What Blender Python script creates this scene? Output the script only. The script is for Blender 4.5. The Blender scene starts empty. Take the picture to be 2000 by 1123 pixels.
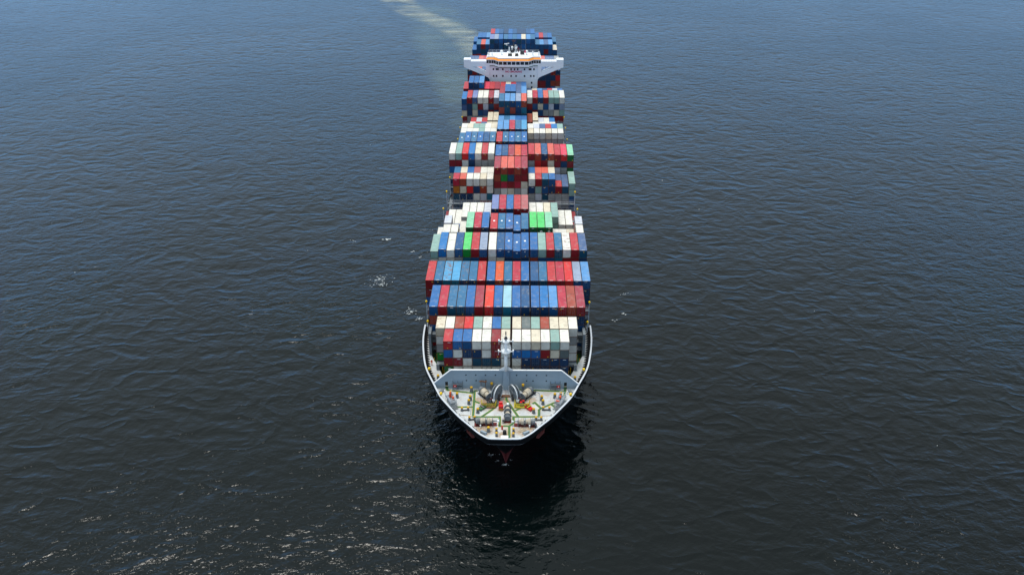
import bpy, bmesh, math, random
import numpy as np
from mathutils import Vector, Matrix
from mathutils.bvhtree import BVHTree
rnd = random.Random(7)
R = math.radians
scene = bpy.context.scene
col = scene.collection

# ------------------------------------------------------------------ camera, sky, sun, exposure
CAM = Vector((3.32, 0.0, 148.0))
cam_d = bpy.data.cameras.new('camera'); cam = bpy.data.objects.new('camera', cam_d); col.objects.link(cam)
cam.location = CAM; cam.rotation_euler = (R(90 - 29.4), 0, R(0.572))
cam_d.sensor_width = 36; cam_d.lens = 1640 / 2000 * 36; cam_d.clip_start = 1; cam_d.clip_end = 60000
scene.camera = cam
scene.view_settings.view_transform = 'Standard'; scene.view_settings.look = 'None'
scene.view_settings.exposure = 0.6; scene.view_settings.gamma = 1
SUN_EL, SUN_AZ = 77, -38                      # azimuth from +Y (along the ship), negative = left
sd = Vector((math.sin(R(SUN_AZ)) * math.cos(R(SUN_EL)), math.cos(R(SUN_AZ)) * math.cos(R(SUN_EL)), math.sin(R(SUN_EL))))
w = bpy.data.worlds.new('World'); scene.world = w; w.use_nodes = True
nt = w.node_tree; nt.nodes.clear()
sky = nt.nodes.new('ShaderNodeTexSky'); sky.sky_type = 'NISHITA'; sky.sun_disc = False
sky.sun_elevation = R(SUN_EL); sky.sun_rotation = R(SUN_AZ); sky.dust_density = 0.6; sky.air_density = 1.0; sky.ozone_density = 1.5
hs = nt.nodes.new('ShaderNodeHueSaturation'); hs.inputs['Saturation'].default_value = 0.10; hs.inputs['Value'].default_value = 1.0
bg = nt.nodes.new('ShaderNodeBackground'); bg.inputs['Strength'].default_value = 0.135
wo = nt.nodes.new('ShaderNodeOutputWorld')
nt.links.new(sky.outputs[0], hs.inputs['Color']); # thin overcast: neutral grey overhead, blue haze towards the horizon, the same all the way round
tcw = nt.nodes.new('ShaderNodeTexCoord'); sw_ = nt.nodes.new('ShaderNodeSeparateXYZ'); nt.links.new(tcw.outputs['Generated'], sw_.inputs[0])
rmp = nt.nodes.new('ShaderNodeValToRGB'); nt.links.new(sw_.outputs[2], rmp.inputs[0])
rmp.color_ramp.elements[0].position = .05; rmp.color_ramp.elements[0].color = (.24, .50, .90, 1)
rmp.color_ramp.elements[1].position = .6; rmp.color_ramp.elements[1].color = (.88, .99, 1.0, 1)
mlt = nt.nodes.new('ShaderNodeMix'); mlt.data_type = 'RGBA'; mlt.blend_type = 'MULTIPLY'; mlt.inputs[0].default_value = 1
nt.links.new(hs.outputs[0], mlt.inputs[6]); nt.links.new(rmp.outputs[0], mlt.inputs[7]); nt.links.new(mlt.outputs[2], bg.inputs['Color']); nt.links.new(bg.outputs[0], wo.inputs['Surface'])
sun_d = bpy.data.lights.new('sun', 'SUN'); sun_d.energy = 1.5; sun_d.angle = R(18); sun_d.color = (1, .95, .87)
sun = bpy.data.objects.new('sun', sun_d); col.objects.link(sun)
sun.rotation_euler = (-sd).to_track_quat('-Z', 'Y').to_euler(); sun.location = (0, 200, 300)

# ------------------------------------------------------------------ helpers
def lin(c):
    return tuple(((v / 255) / 12.92 if v / 255 <= .04045 else ((v / 255 + .055) / 1.055) ** 2.4) for v in c)
def N(nt, t, **kw):
    n = nt.nodes.new('ShaderNode' + t)
    for k, v in kw.items():
        if k in n.inputs: n.inputs[k].default_value = v
        else: setattr(n, k, v)
    return n
def newmat(name):
    m = bpy.data.materials.new(name); m.use_nodes = True; m.node_tree.nodes.clear()
    t = m.node_tree; b = N(t, 'BsdfPrincipled'); o = N(t, 'OutputMaterial'); t.links.new(b.outputs[0], o.inputs[0])
    return m, t, b
def mixc(t, fac, a, b, mode='MIX'):
    n = N(t, 'Mix', data_type='RGBA', blend_type=mode)
    for s, v in ((n.inputs[0], fac), (n.inputs[6], a), (n.inputs[7], b)):
        if hasattr(v, 'is_output'): t.links.new(v, s)
        elif isinstance(v, (int, float)): s.default_value = v
        else: s.default_value = (*v[:3], 1)
    return n.outputs[2]
def mathn(t, op, a, b=0.0, c=None):
    n = N(t, 'Math', operation=op)
    for s, v in zip(n.inputs, (a, b, c) if c is not None else (a, b)):
        if hasattr(v, 'is_output'): t.links.new(v, s)
        else: s.default_value = v
    return n.outputs[0]
def smooth(t, v, lo, hi, o0=0., o1=1.):
    n = N(t, 'MapRange', interpolation_type='SMOOTHSTEP'); t.links.new(v, n.inputs[0])
    for s, x in zip(n.inputs[1:5], (lo, hi, o0, o1)): s.default_value = x
    return n.outputs[0]
def noise(t, vec, scale, detail=3, rough=.55, vscale=None, dim='3D'):
    if vscale:
        m = N(t, 'Mapping'); t.links.new(vec, m.inputs[0]); m.inputs['Scale'].default_value = vscale; vec = m.outputs[0]
    n = N(t, 'TexNoise', noise_dimensions=dim); t.links.new(vec, n.inputs['Vector'])
    n.inputs['Scale'].default_value = scale; n.inputs['Detail'].default_value = detail; n.inputs['Roughness'].default_value = rough
    return n.outputs[0]
RUST = (.21, .075, .022)
def paint(name, rgb, rough=.5, rust=.0, dirt=.18, scale=.6, metal=0., streak=0.):
    """worn paint: tone variation, grime, optional rust patches and run marks"""
    m, t, b = newmat(name); c = lin(rgb); tc = N(t, 'TexCoord'); v = tc.outputs['Object']
    n1 = noise(t, v, scale, 5, .6)
    base = mixc(t, smooth(t, n1, .25, .75), [x * (1 - dirt) for x in c], [min(1, x * (1 + dirt * .5)) for x in c])
    if streak:
        n3 = noise(t, v, 1.0, 4, .6, (3., 3., .15))
        base = mixc(t, mathn(t, 'MULTIPLY', smooth(t, n3, .5, .75), streak), base, (.16, .10, .06))
    if rust:
        n2 = noise(t, v, scale * 1.7, 7, .65)
        base = mixc(t, mathn(t, 'MULTIPLY', smooth(t, n2, .66 - rust * .3, .80 - rust * .25), .85), base, RUST)
    t.links.new(base, b.inputs['Base Color']); b.inputs['Roughness'].default_value = rough; b.inputs['Metallic'].default_value = metal
    return m
M = {}
M['black'] = paint('hull_black', (12, 13, 17), .4, .0, .3, .3)
M['boot'] = paint('hull_red', (122, 38, 38), .6, .0, .35, .5)
M['white'] = paint('white_paint', (248, 249, 250), .4, .0, .07, .35)
M['house'] = paint('house_white', (250, 251, 253), .4, .0, .03, .2, streak=.04)
M['rail'] = paint('rail_white', (208, 213, 220), .45, .05, .08, .8)
M['breakw'] = paint('breakwater_grey', (150, 168, 182), .5, .0, .08, .25, streak=.06)
M['steel'] = paint('deck_gear_grey', (112, 118, 124), .5, .12, .25, 1.2)
M['dsteel'] = paint('dark_gear', (58, 60, 64), .5, .15, .3, 1.5)
M['stay'] = paint('bulwark_stay_dark', (40, 42, 46), .6, .1, .3, 1.)
M['lash'] = paint('lashing_grey', (118, 126, 132), .55, .18, .2, .7)
M['yellow'] = paint('yellow_paint', (212, 164, 20), .5, .15, .25, 2.)
M['ylw2'] = paint('yellow_guard', (190, 175, 40), .55, .3, .25, 2.)
M['green'] = paint('walkway_green', (64, 112, 68), .6, .12, .25, .8)
M['gfloor'] = paint('recess_green', (58, 104, 62), .6, .1, .25, .6)
M['red'] = paint('red_paint', (205, 14, 18), .4, .05, .12, 1.5)
M['dred'] = paint('dark_red', (110, 22, 22), .55, .2, .2, 1.5)
M['orange'] = paint('orange_band', (250, 150, 20), .45, .0, .06, .5)
M['vorange'] = paint('orange_gear', (235, 85, 25), .5, .05, .1, 2.)
M['rope'] = paint('rope', (214, 200, 176), .8, .0, .25, 3.)
M['drum'] = paint('pale_drum', (196, 184, 164), .65, .35, .3, 1.8)
M['hatch'] = paint('hatch_grey', (95, 88, 84), .6, .3, .3, .3)
M['anchor'] = paint('anchor_red', (128, 58, 50), .7, .25, .3, 1.)
M['hole'] = paint('dark_opening', (14, 16, 18), .7, .0, .1, 1.)
M['lamp'] = paint('lamp_yellow', (250, 205, 20), .35, .0, .05, 1.)
M['skin'] = paint('skin', (190, 140, 110), .6, 0, .05, 5)
M['sign'] = paint('sign_magenta', (215, 20, 95), .5, 0, .05, 1)
M['bright'] = paint('white_marking', (246, 246, 244), .5, 0, .05, 2)
M['ymark'] = paint('yellow_marking', (230, 180, 30), .5, 0, .1, 2)
M['foam'] = paint('foam', (196, 202, 204), .8, 0, .1, 2)
M['brown'] = paint('brown_rust', (120, 80, 55), .7, .3, .3, 1.5)
def glass_mat():
    m, t, b = newmat('dark_glass'); b.inputs['Base Color'].default_value = (.012, .016, .02, 1); b.inputs['Roughness'].default_value = .12
    return m
M['glass'] = glass_mat()
def deck_mat():
    m, t, b = newmat('deck_pale'); tc = N(t, 'TexCoord'); v = tc.outputs['Object']
    n1 = noise(t, v, .35, 6, .6); n2 = noise(t, v, .22, 6, .7); n3 = noise(t, v, 1.6, 5, .6)
    c = mixc(t, smooth(t, n1, .3, .7), lin((182, 187, 190)), lin((208, 211, 213)))
    c = mixc(t, mathn(t, 'MULTIPLY', smooth(t, n3, .52, .72), .45), c, lin((150, 128, 104)))
    c = mixc(t, mathn(t, 'MULTIPLY', smooth(t, n2, .52, .72), .5), c, lin((178, 140, 96)))
    w_ = noise(t, v, .9, 6, .7)
    for x, y, r in ((-4.6, 170.8, 3.2), (4.6, 170.8, 3.4), (-.3, 172.5, 2.6), (-1.2, 169.0, 1.6), (.6, 164.4, 2.6), (-5., 161.2, 4.2), (5., 161.0, 4.2), (-6.4, 173., 2.6), (6.4, 173., 2.6), (0., 159., 3.)):   # rust and grease trodden round the machinery
        dn = N(t, 'VectorMath', operation='DISTANCE'); t.links.new(v, dn.inputs[0]); dn.inputs[1].default_value = (x, y, DECK)
        f = mathn(t, 'SUBTRACT', smooth(t, dn.outputs['Value'], r, r * .25), smooth(t, w_, .35, .65, .55, 0.))
        c = mixc(t, mathn(t, 'MULTIPLY', mathn(t, 'MAXIMUM', f, 0.), .9), c, lin((158, 122, 76)))
    t.links.new(c, b.inputs['Base Color']); b.inputs['Roughness'].default_value = .5
    return m
DECK = 17.4
M['deck'] = deck_mat()

def container_mat(name, kind):
    """colour comes from the object (Object Info); alpha of that colour = how rusty this one is"""
    m, t, b = newmat(name); oi = N(t, 'ObjectInfo'); tc = N(t, 'TexCoord')
    add = N(t, 'VectorMath', operation='ADD'); sc = N(t, 'VectorMath', operation='SCALE')
    cmb = N(t, 'CombineXYZ')
    for k, f in enumerate((37., 91., 53.)): t.links.new(mathn(t, 'MULTIPLY', oi.outputs['Random'], f), cmb.inputs[k])
    t.links.new(tc.outputs['Object'], add.inputs[0]); t.links.new(cmb.outputs[0], add.inputs[1]); v = add.outputs[0]
    base = oi.outputs['Color']; rust = oi.outputs['Alpha']
    n1 = noise(t, v, .55, 5, .62)
    base = mixc(t, smooth(t, n1, .25, .75), mixc(t, 1, base, (.80, .80, .80), 'MULTIPLY'), mixc(t, 1, base, (1.06, 1.06, 1.05), 'MULTIPLY'))
    if kind == 'roof':
        n2 = noise(t, v, 1., 4, .6, (.55, 3.2, 1.)); base = mixc(t, mathn(t, 'MULTIPLY', smooth(t, n2, .60, .70), .7), base, (.05, .045, .045))
        n4 = noise(t, v, 1., 5, .6, (.9, .5, 1.)); base = mixc(t, mathn(t, 'MULTIPLY', smooth(t, n4, .48, .72), .3), base, (.36, .33, .29))
    else:
        n2 = noise(t, v, 1., 4, .6, (2.5, 2.5, .25)); base = mixc(t, mathn(t, 'MULTIPLY', smooth(t, n2, .55, .8), .28), base, (.08, .06, .05))
    n3 = noise(t, v, .8, 7, .66, (1., 1.6, 1.))
    thr = mathn(t, 'SUBTRACT', .73, mathn(t, 'MULTIPLY', rust, .29))
    msk = mathn(t, 'MULTIPLY', mathn(t, 'MINIMUM', mathn(t, 'MAXIMUM', mathn(t, 'MULTIPLY', mathn(t, 'SUBTRACT', n3, thr), 11.), 0.), 1.), .85)
    base = mixc(t, msk, base, (.24, .085, .03))
    t.links.new(base, b.inputs['Base Color']); b.inputs['Roughness'].default_value = .5; b.inputs['Specular IOR Level'].default_value = .38
    if kind == 'roof':
        wv = N(t, 'TexWave', wave_type='BANDS', bands_direction='Y'); wv.inputs['Scale'].default_value = 1.15
        t.links.new(tc.outputs['Object'], wv.inputs['Vector'])
        bp = N(t, 'Bump'); bp.inputs['Strength'].default_value = .35; bp.inputs['Distance'].default_value = .03
        t.links.new(wv.outputs[1], bp.inputs['Height']); t.links.new(bp.outputs[0], b.inputs['Normal'])
    return m
M['c_roof'] = container_mat('container_roof', 'roof'); M['c_wall'] = container_mat('container_wall', 'wall')
def container_frame_mat():
    m, t, b = newmat('container_frame'); oi = N(t, 'ObjectInfo'); tc = N(t, 'TexCoord')
    n = noise(t, tc.outputs['Object'], 1.3, 5, .6)
    c = mixc(t, smooth(t, n, .42, .62, .15, .8), mixc(t, 1, oi.outputs['Color'], (.7, .68, .66), 'MULTIPLY'), (.15, .062, .025))
    t.links.new(c, b.inputs['Base Color']); b.inputs['Roughness'].default_value = .6
    return m
M['c_frame'] = container_frame_mat()
def stuff_mat():
    m, t, b = newmat('container_mixed'); a = N(t, 'VertexColor', layer_name='Col'); tc = N(t, 'TexCoord')
    n1 = noise(t, tc.outputs['Object'], .6, 5, .6)
    c = mixc(t, smooth(t, n1, .25, .75), mixc(t, 1, a.outputs[0], (.78, .78, .78), 'MULTIPLY'), a.outputs[0])
    t.links.new(c, b.inputs['Base Color']); b.inputs['Roughness'].default_value = .5
    return m
M['c_stuff'] = stuff_mat()

class MB:
    def __init__(s): s.bm = bmesh.new()
    def faces(s, vs, fs):
        bv = [s.bm.verts.new(v) for v in vs]
        for f in fs:
            try: s.bm.faces.new([bv[i] for i in f])
            except ValueError: pass
        return s
    def hexa(s, p): # 8 points: bottom 4 ccw, top 4
        return s.faces(p, [(3, 2, 1, 0), (4, 5, 6, 7), (0, 1, 5, 4), (1, 2, 6, 5), (2, 3, 7, 6), (3, 0, 4, 7)])
    def box(s, x0, x1, y0, y1, z0, z1):
        return s.hexa([(x0, y0, z0), (x1, y0, z0), (x1, y1, z0), (x0, y1, z0), (x0, y0, z1), (x1, y0, z1), (x1, y1, z1), (x0, y1, z1)])
    def obox(s, c, sz, rz=0.):
        a, b, h = sz[0] / 2, sz[1] / 2, sz[2]; cs, sn = math.cos(rz), math.sin(rz); p = []
        for z in (0, h):
            for dx, dy in ((-a, -b), (a, -b), (a, b), (-a, b)): p.append((c[0] + dx * cs - dy * sn, c[1] + dx * sn + dy * cs, c[2] + z))
        return s.hexa(p)
    def cyl(s, p0, p1, r0, r1=None, n=12, cap=True):
        r1 = r0 if r1 is None else r1; p0, p1 = Vector(p0), Vector(p1); d = (p1 - p0).normalized()
        a = d.orthogonal().normalized(); b = d.cross(a); vs = []
        for p, r in ((p0, r0), (p1, r1)):
            for k in range(n):
                t = 2 * math.pi * k / n; vs.append(p + (a * math.cos(t) + b * math.sin(t)) * r)
        fs = [(k, (k + 1) % n, n + (k + 1) % n, n + k) for k in range(n)]
        if cap: fs += [tuple(range(n - 1, -1, -1)), tuple(range(n, 2 * n))]
        return s.faces(vs, fs)
    def tube(s, pts, r, n=5):
        for a, b in zip(pts[:-1], pts[1:]): s.cyl(a, b, r, r, n)
        return s
    def sphere(s, c, r, seg=12, ring=8):
        bmesh.ops.create_uvsphere(s.bm, u_segments=seg, v_segments=ring, radius=r, matrix=Matrix.Translation(c)); return s
    def prism(s, poly, y0, y1): # xz polygon extruded along y
        n = len(poly); vs = [(x, y0, z) for x, z in poly] + [(x, y1, z) for x, z in poly]
        return s.faces(vs, [tuple(range(n)), tuple(range(2 * n - 1, n - 1, -1))] + [(k, n + k, n + (k + 1) % n, (k + 1) % n) for k in range(n)])
    def slab(s, poly, z0, z1): # xy polygon extruded in z
        n = len(poly); vs = [(x, y, z0) for x, y in poly] + [(x, y, z1) for x, y in poly]
        return s.faces(vs, [tuple(range(n - 1, -1, -1)), tuple(range(n, 2 * n))] + [(k, (k + 1) % n, n + (k + 1) % n, n + k) for k in range(n)])
    def mesh(s, name, mat, smooth=False):
        bmesh.ops.recalc_face_normals(s.bm, faces=s.bm.faces[:])
        me = bpy.data.meshes.new(name); s.bm.to_mesh(me); s.bm.free(); me.materials.append(M[mat] if isinstance(mat, str) else mat)
        if smooth:
            for p in me.polygons: p.use_smooth = True
        return me
def link(name, me, parent=None, loc=(0, 0, 0), rz=0.):
    o = bpy.data.objects.new(name, me); col.objects.link(o); o.parent = parent; o.location = loc; o.rotation_euler = (0, 0, rz); return o
def tag(o, label, cat, group=None, kind=None):
    if label: o['label'] = label
    if cat: o['category'] = cat
    if group: o['group'] = group
    if kind: o['kind'] = kind
    return o
SHIP0 = Vector((0, 330, 0))
ship = link('container_ship', None, None, SHIP0)
tag(ship, 'black hulled container ship with white bridge steaming towards the viewer', 'ship')
def part(name, mb, mat, parent=None, smooth=False):
    """world-coordinate mesh as a part of the ship, or as a sub-part of one of its parts"""
    return link(name, mb.mesh(name, mat, smooth), parent or ship, (0, 0, 0) if parent else -SHIP0)
def placed(name, me, x, y, z, rz=0., parent=None):
    return link(name, me, parent or ship, Vector((x, y, z)) - (Vector() if parent else SHIP0), rz)

# ------------------------------------------------------------------ water
def water():
    m, t, b = newmat('sea_water'); tc = N(t, 'TexCoord'); v = tc.outputs['Object']
    def wave(scale, amp, vs, rot, detail=3, rough=.5, ridged=True):
        mp = N(t, 'Mapping'); t.links.new(v, mp.inputs[0]); mp.inputs['Rotation'].default_value = (0, 0, R(rot)); mp.inputs['Scale'].default_value = vs
        n = N(t, 'TexNoise', noise_dimensions='2D'); t.links.new(mp.outputs[0], n.inputs['Vector']); n.inputs['Scale'].default_value = scale
        n.inputs['Detail'].default_value = detail; n.inputs['Roughness'].default_value = rough; n.inputs['Distortion'].default_value = .25
        h = n.outputs[0]
        if ridged: h = mathn(t, 'SUBTRACT', 1., mathn(t, 'ABSOLUTE', mathn(t, 'MULTIPLY', mathn(t, 'SUBTRACT', h, .5), 2.)))
        return mathn(t, 'MULTIPLY', h, amp)
    sx = N(t, 'SeparateXYZ'); t.links.new(v, sx.inputs[0])
    side = smooth(t, sx.outputs[0], -90., 110.)                    # the sea runs a little differently on the two sides of the ship
    gust = smooth(t, noise(t, v, .007, 3, .5, dim='2D'), .32, .68, .45, 1.3)
    def two(scale, amp, vs, ra, rb, detail, rough, ridged=True):
        a = wave(scale, amp, vs, ra, detail, rough, ridged); b_ = wave(scale * 1.07, amp, vs, rb, detail, rough, ridged)
        return mathn(t, 'ADD', mathn(t, 'MULTIPLY', a, mathn(t, 'SUBTRACT', 1.12, side)), mathn(t, 'MULTIPLY', b_, mathn(t, 'ADD', .12, side)))
    h = wave(.045, .45, (.6, 1., 1.), -16, 2, .5, False)
    h = mathn(t, 'ADD', h, two(.13, .50, (.65, 1., 1.), -30, 26, 2, .5))
    h = mathn(t, 'ADD', h, mathn(t, 'MULTIPLY', two(.36, .20, (.72, 1., 1.), -24, 20, 3, .55), gust))
    h = mathn(t, 'ADD', h, mathn(t, 'MULTIPLY', wave(1.1, .085, (.9, 1., 1.), 12, 4, .6, False), gust))
    bp = N(t, 'Bump'); bp.inputs['Strength'].default_value = 1.; bp.inputs['Distance'].default_value = 1.
    t.links.new(h, bp.inputs['Height']); t.links.new(bp.outputs[0], b.inputs['Normal'])
    n = noise(t, v, .004, 4, .5, dim='2D')
    c = mixc(t, smooth(t, n, .35, .65), (.0009, .0022, .0022), (.0012, .0034, .0036))
    t.links.new(c, b.inputs['Base Color']); b.inputs['Roughness'].default_value = .06; b.inputs['IOR'].default_value = 1.33
    mb = MB(); S = 20000
    mb.faces([(-S, -S, 0), (S, -S, 0), (S, S, 0), (-S, S, 0)], [(0, 1, 2, 3)])
    o = link('water', mb.mesh('water', m)); tag(o, 'dark rippled open sea around the ship', None, kind='structure')
water()

# ------------------------------------------------------------------ hull
DECK = 17.4; BW = 18.7; BEAM = 24.1
deck_pts = [(0, 156.2), (3.85, 156.25), (6.2, 158.3), (9.1, 161.5), (11.4, 164.3), (14.2, 168.45), (16.85, 172.8), (18.95, 178.0), (21.5, 184.65), (22.8, 190.5), (23.75, 197.6), (24.1, 204.), (24.1, 216), (24.1, 240.), (24.1, 265)]
wl_pts = [(0, 169.0), (.55, 171.), (1.6, 175), (3.2, 181), (5.3, 188), (8., 196), (11.2, 205), (14.6, 215), (17.8, 226), (20.4, 237), (22.3, 247), (23.5, 256), (24.1, 265)]
def curve(pts, first):
    out = []
    for k in range(len(pts) - 1):
        p1, p2 = np.array(pts[k]), np.array(pts[k + 1])
        if k < first: out += [p1]; continue
        p0 = np.array(pts[k - 1]) if k > first else 2 * p1 - p2; p3 = np.array(pts[k + 2]) if k + 2 < len(pts) else 2 * p2 - p1
        for t in np.linspace(0, 1, 8, False): out.append(.5 * (2 * p1 + (p2 - p0) * t + (2 * p0 - 5 * p1 + 4 * p2 - p3) * t * t + (3 * p1 - p0 - 3 * p2 + p3) * t ** 3))
    return [tuple(map(float, q)) for q in out] + [tuple(pts[-1])]
deck_pts = curve([(0, 156.1), (3.3, 156.15), (4.3, 156.5), (6.35, 158.2)] + deck_pts[3:], 1); wl_pts = curve(wl_pts, 0)
def resample(pts, n, keep=0):
    p = np.array(pts, float); d = np.r_[0, np.cumsum(np.hypot(*np.diff(p, axis=0).T))]; d /= d[-1]
    u = np.linspace(0, 1, n) ** 1.35; return np.c_[np.interp(u, d, p[:, 0]), np.interp(u, d, p[:, 1])]
NU = 44
Cd, Cw = resample(deck_pts, NU), resample(wl_pts, NU)
def hull_pt(k, z):
    t = max(0., z / BW); f = t ** 1.1; p = Cw[k] * (1 - f) + Cd[k] * f
    if k == 0: p = p * 1.; p[0] = 0
    return p
def shell(zs, close_aft=True):
    mb = MB(); rows = []
    for z in zs:
        r = [(hull_pt(k, z)[0], hull_pt(k, z)[1], z) for k in range(NU)] + [(24.1, y, z) for y in (330, 420, 480)] + [(23.2, 508, z)]
        r = [(-x, y, zz) for x, y, zz in reversed(r[1:])] + r
        rows.append([mb.bm.verts.new(p) for p in r])
    for a, b in zip(rows[:-1], rows[1:]):
        for k in range(len(a) - 1): mb.bm.faces.new((a[k], a[k + 1], b[k + 1], b[k]))
        mb.bm.faces.new((a[-1], a[0], b[0], b[-1]))
    return mb
hull = part('hull', shell([6.5, 8, 10, 12, 13.5, 15, 16.2, DECK - .004]), 'black', smooth=True)
part('boot_topping', shell([-3, 0, 1.5, 3, 4.6, 6.5]), 'boot', hull, True)
# bulwark: outer skin, inner skin, cap rail
def offs(d, pts):
    out = []
    for k, (x, y) in enumerate(pts):
        a = pts[max(0, k - 1)]; b = pts[min(len(pts) - 1, k + 1)]; tx, ty = b[0] - a[0], b[1] - a[1]; L = math.hypot(tx, ty) or 1
        out.append((max(0., x - ty / L * d) if k else 0, y + tx / L * d) if k > 1 else ((x if k == 0 else x - .15 * d), y + d))
    return out
edge = [tuple(p) for p in deck_pts if p[1] < 206.8] + [(24.1, 207.3)]
edge = [tuple(e) for e in resample(edge, 64)]
def both(pts): return [(-x, y) for x, y in reversed(pts[1:])] + list(pts)
def strip(mb, A, B, zA, zB):
    va = [mb.bm.verts.new((x, y, zA)) for x, y in A]; vb = [mb.bm.verts.new((x, y, zB)) for x, y in B]
    for k in range(len(A) - 1): mb.bm.faces.new((va[k], va[k + 1], vb[k + 1], vb[k]))
inn = offs(.12, edge)
# the skin outside flares a little: follow the hull's own edge
mb = MB(); E2, I2 = both(edge), both(inn)
strip(mb, E2, E2, DECK - .2, BW); strip(mb, I2, I2, DECK - .2, BW)
bul = part('bulwark', mb, 'rail')
mb = MB(); o1, o2 = both(offs(-.06, edge)), both(offs(.36, edge))
strip(mb, o1, o2, BW + .02, BW + .02); strip(mb, o1, o1, BW - .14, BW + .02); strip(mb, o2, o2, BW - .14, BW + .02); strip(mb, o1, o2, BW - .14, BW - .14)
part('cap_rail', mb, 'rail', bul)
mb = MB(); strip(mb, both(offs(-.03, edge)), both(offs(-.03, edge)), DECK - .35, BW - .16)
part('bulwark_outer_plating', mb, 'black', bul)
# stays inside the bulwark
ef = np.array(edge); dd = np.r_[0, np.cumsum(np.hypot(*np.diff(ef, axis=0).T))]
def at_len(s):
    x, y = np.interp(s, dd, ef[:, 0]), np.interp(s, dd, ef[:, 1]); x2, y2 = np.interp(s + .2, dd, ef[:, 0]), np.interp(s + .2, dd, ef[:, 1])
    return x, y, math.atan2(y2 - y, x2 - x)
stay = MB(); stay.prism([(.13, 1.15), (.13, 0), (1.75, 0), (1.6, .2), (.5, 1.15)], -.08, .08); stay = stay.mesh('bulwark_stay', 'stay')
stay_s = MB().prism([(.13, 1.0), (.13, 0), (.5, 0), (.3, 1.0)], -.05, .05).mesh('bulwark_stay', 'lash')
s = 6.
while s < dd[-1] - .6:
    x, y, a = at_len(s)
    for sg in (1, -1):
        placed('bulwark_stay', stay if y > 178.9 else stay_s, sg * x, y, DECK + .01, (a + math.pi / 2) if sg > 0 else (math.pi / 2 - a), bul)
    s += 1.2
# ------------------------------------------------------------------ decks
def deck_poly():
    o = offs(.1, edge); right = [(x, y) for x, y in o]
    innerR = [(22.0, 207.3), (21.95, 205.1), (20.95, 193.4), (19.1, 188.9), (16.9, 183.4)]
    mbx = MB(); L = 181.2
    fr = [p for p in right if p[1] < L]; xl = np.interp(L, [p[1] for p in right], [p[0] for p in right])
    fore = fr + [(xl, L)]
    mbx.slab(both(fore), DECK - .5, DECK)
    side = [(xl, L)] + [p for p in right if p[1] > L]
    for sg in (1, -1):
        poly = side + innerR + [(15.6, L)]
        poly = [(sg * x, y) for x, y in poly]
        if sg < 0: poly = poly[::-1]
        mbx.slab(poly, DECK - .5, DECK)
    return mbx
deck = part('forecastle_deck', deck_poly(), 'deck')
part('cargo_deck', MB().slab([(-17.6, 181.25), (17.6, 181.25), (19.6, 187), (21.8, 193.5), (22.6, 200), (23.6, 208), (23.6, 506), (-23.6, 506), (-23.6, 208), (-22.6, 200), (-21.8, 193.5), (-19.6, 187)], 14.6, 15.3), 'gfloor')
part('side_deck', MB().box(-23.95, -22.9, 207.5, 506, 16.2, 16.8).box(22.9, 23.95, 207.5, 506, 16.2, 16.8), 'lash')
# green walkways with yellow edging
S = [[(-15.5, 178.1), (-15.2, 177.16), (-8.71, 176.02), (-8.09, 176.92), (-7.37, 177.01)], [(-8.18, 176.6), (-8.08, 172.2), (-8.05, 166.2)],
     [(-12.5, 170.1), (-8.1, 170.14)], [(-8.02, 172.63), (-6.63, 171.68)],
     [(-8.16, 166.14), (-1.4, 166.21), (-1.32, 162.59), (1.01, 162.62), (2.06, 163.82), (2.04, 166.24), (8.41, 166.39)],
     [(1.01, 162.62), (1.06, 158.15)], [(-5.86, 166.26), (-3.4, 169.07), (-1.78, 171.41)], [(.08, 175.1), (.19, 173.14), (3.25, 166.25)],
     [(2.51, 168.78), (3.89, 169.88)], [(6.79, 171.58), (7.41, 172.14), (8.95, 169.74), (8.44, 169.09), (8.39, 166.4)],
     [(8.95, 169.74), (12.78, 172.41)], [(11.55, 171.44), (12.5, 170.28)], [(3.37, 177.66), (8.21, 177.3), (15.12, 176.9)], [(15.41, 178.0), (15.07, 174.46)]]
def path_sheet(pts, wd, z):
    mbx = MB()
    for k, (a, b) in enumerate(zip(pts[:-1], pts[1:])):
        a, b = Vector(a), Vector(b); d = (b - a).normalized(); nrm = Vector((-d.y, d.x)) * wd / 2; zz = z + .001 * (k % 3)
        e = d * wd * .42
        q = [a - nrm - (e if k else e * 0), b - nrm + (e if k < len(pts) - 2 else e * 0), b + nrm + (e if k < len(pts) - 2 else e * 0), a + nrm - (e if k else e * 0)]
        mbx.faces([(p.x, p.y, zz) for p in q], [(0, 1, 2, 3)])
    return mbx
for k, p in enumerate(S):
    wk = part('walkway', path_sheet(p, .52, DECK + .02 + .004 * (k % 5)), 'green', deck)
    part('walkway_edging', path_sheet(p, .72, DECK + .006 + .0012 * (k % 5)), 'ylw2', deck)

# ------------------------------------------------------------------ breakwater and foremast
BY = 178.2
bwk = part('breakwater', MB().prism([(-18.7, DECK), (18.7, DECK), (18.7, 18.9), (14.25, 23.0), (-14.25, 23.0), (-18.7, 18.9)], BY, BY + .12), 'breakw')
mb = MB()
for a, b in (((-18.7, 18.9), (-14.25, 23.0)), ((-14.25, 23.0), (14.25, 23.0)), ((14.25, 23.0), (18.7, 18.9))):
    d = Vector((b[0] - a[0], b[1] - a[1])).normalized(); n = Vector((-d.y, d.x)) * .1
    if n.y < 0: n = -n
    mb.prism([(a[0] + n.x * .05, a[1] + n.y * .05), (b[0] + n.x * .05, b[1] + n.y * .05), (b[0] + n.x * 1.6, b[1] + n.y * 1.6), (a[0] + n.x * 1.6, a[1] + n.y * 1.6)], BY - .12, BY + .32)
part('breakwater_top_flange', mb, 'white', bwk)
hole = MB().cyl((0, -.012, 0), (0, .004, 0), .2, n=14).mesh('drain_hole', 'hole')
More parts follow.
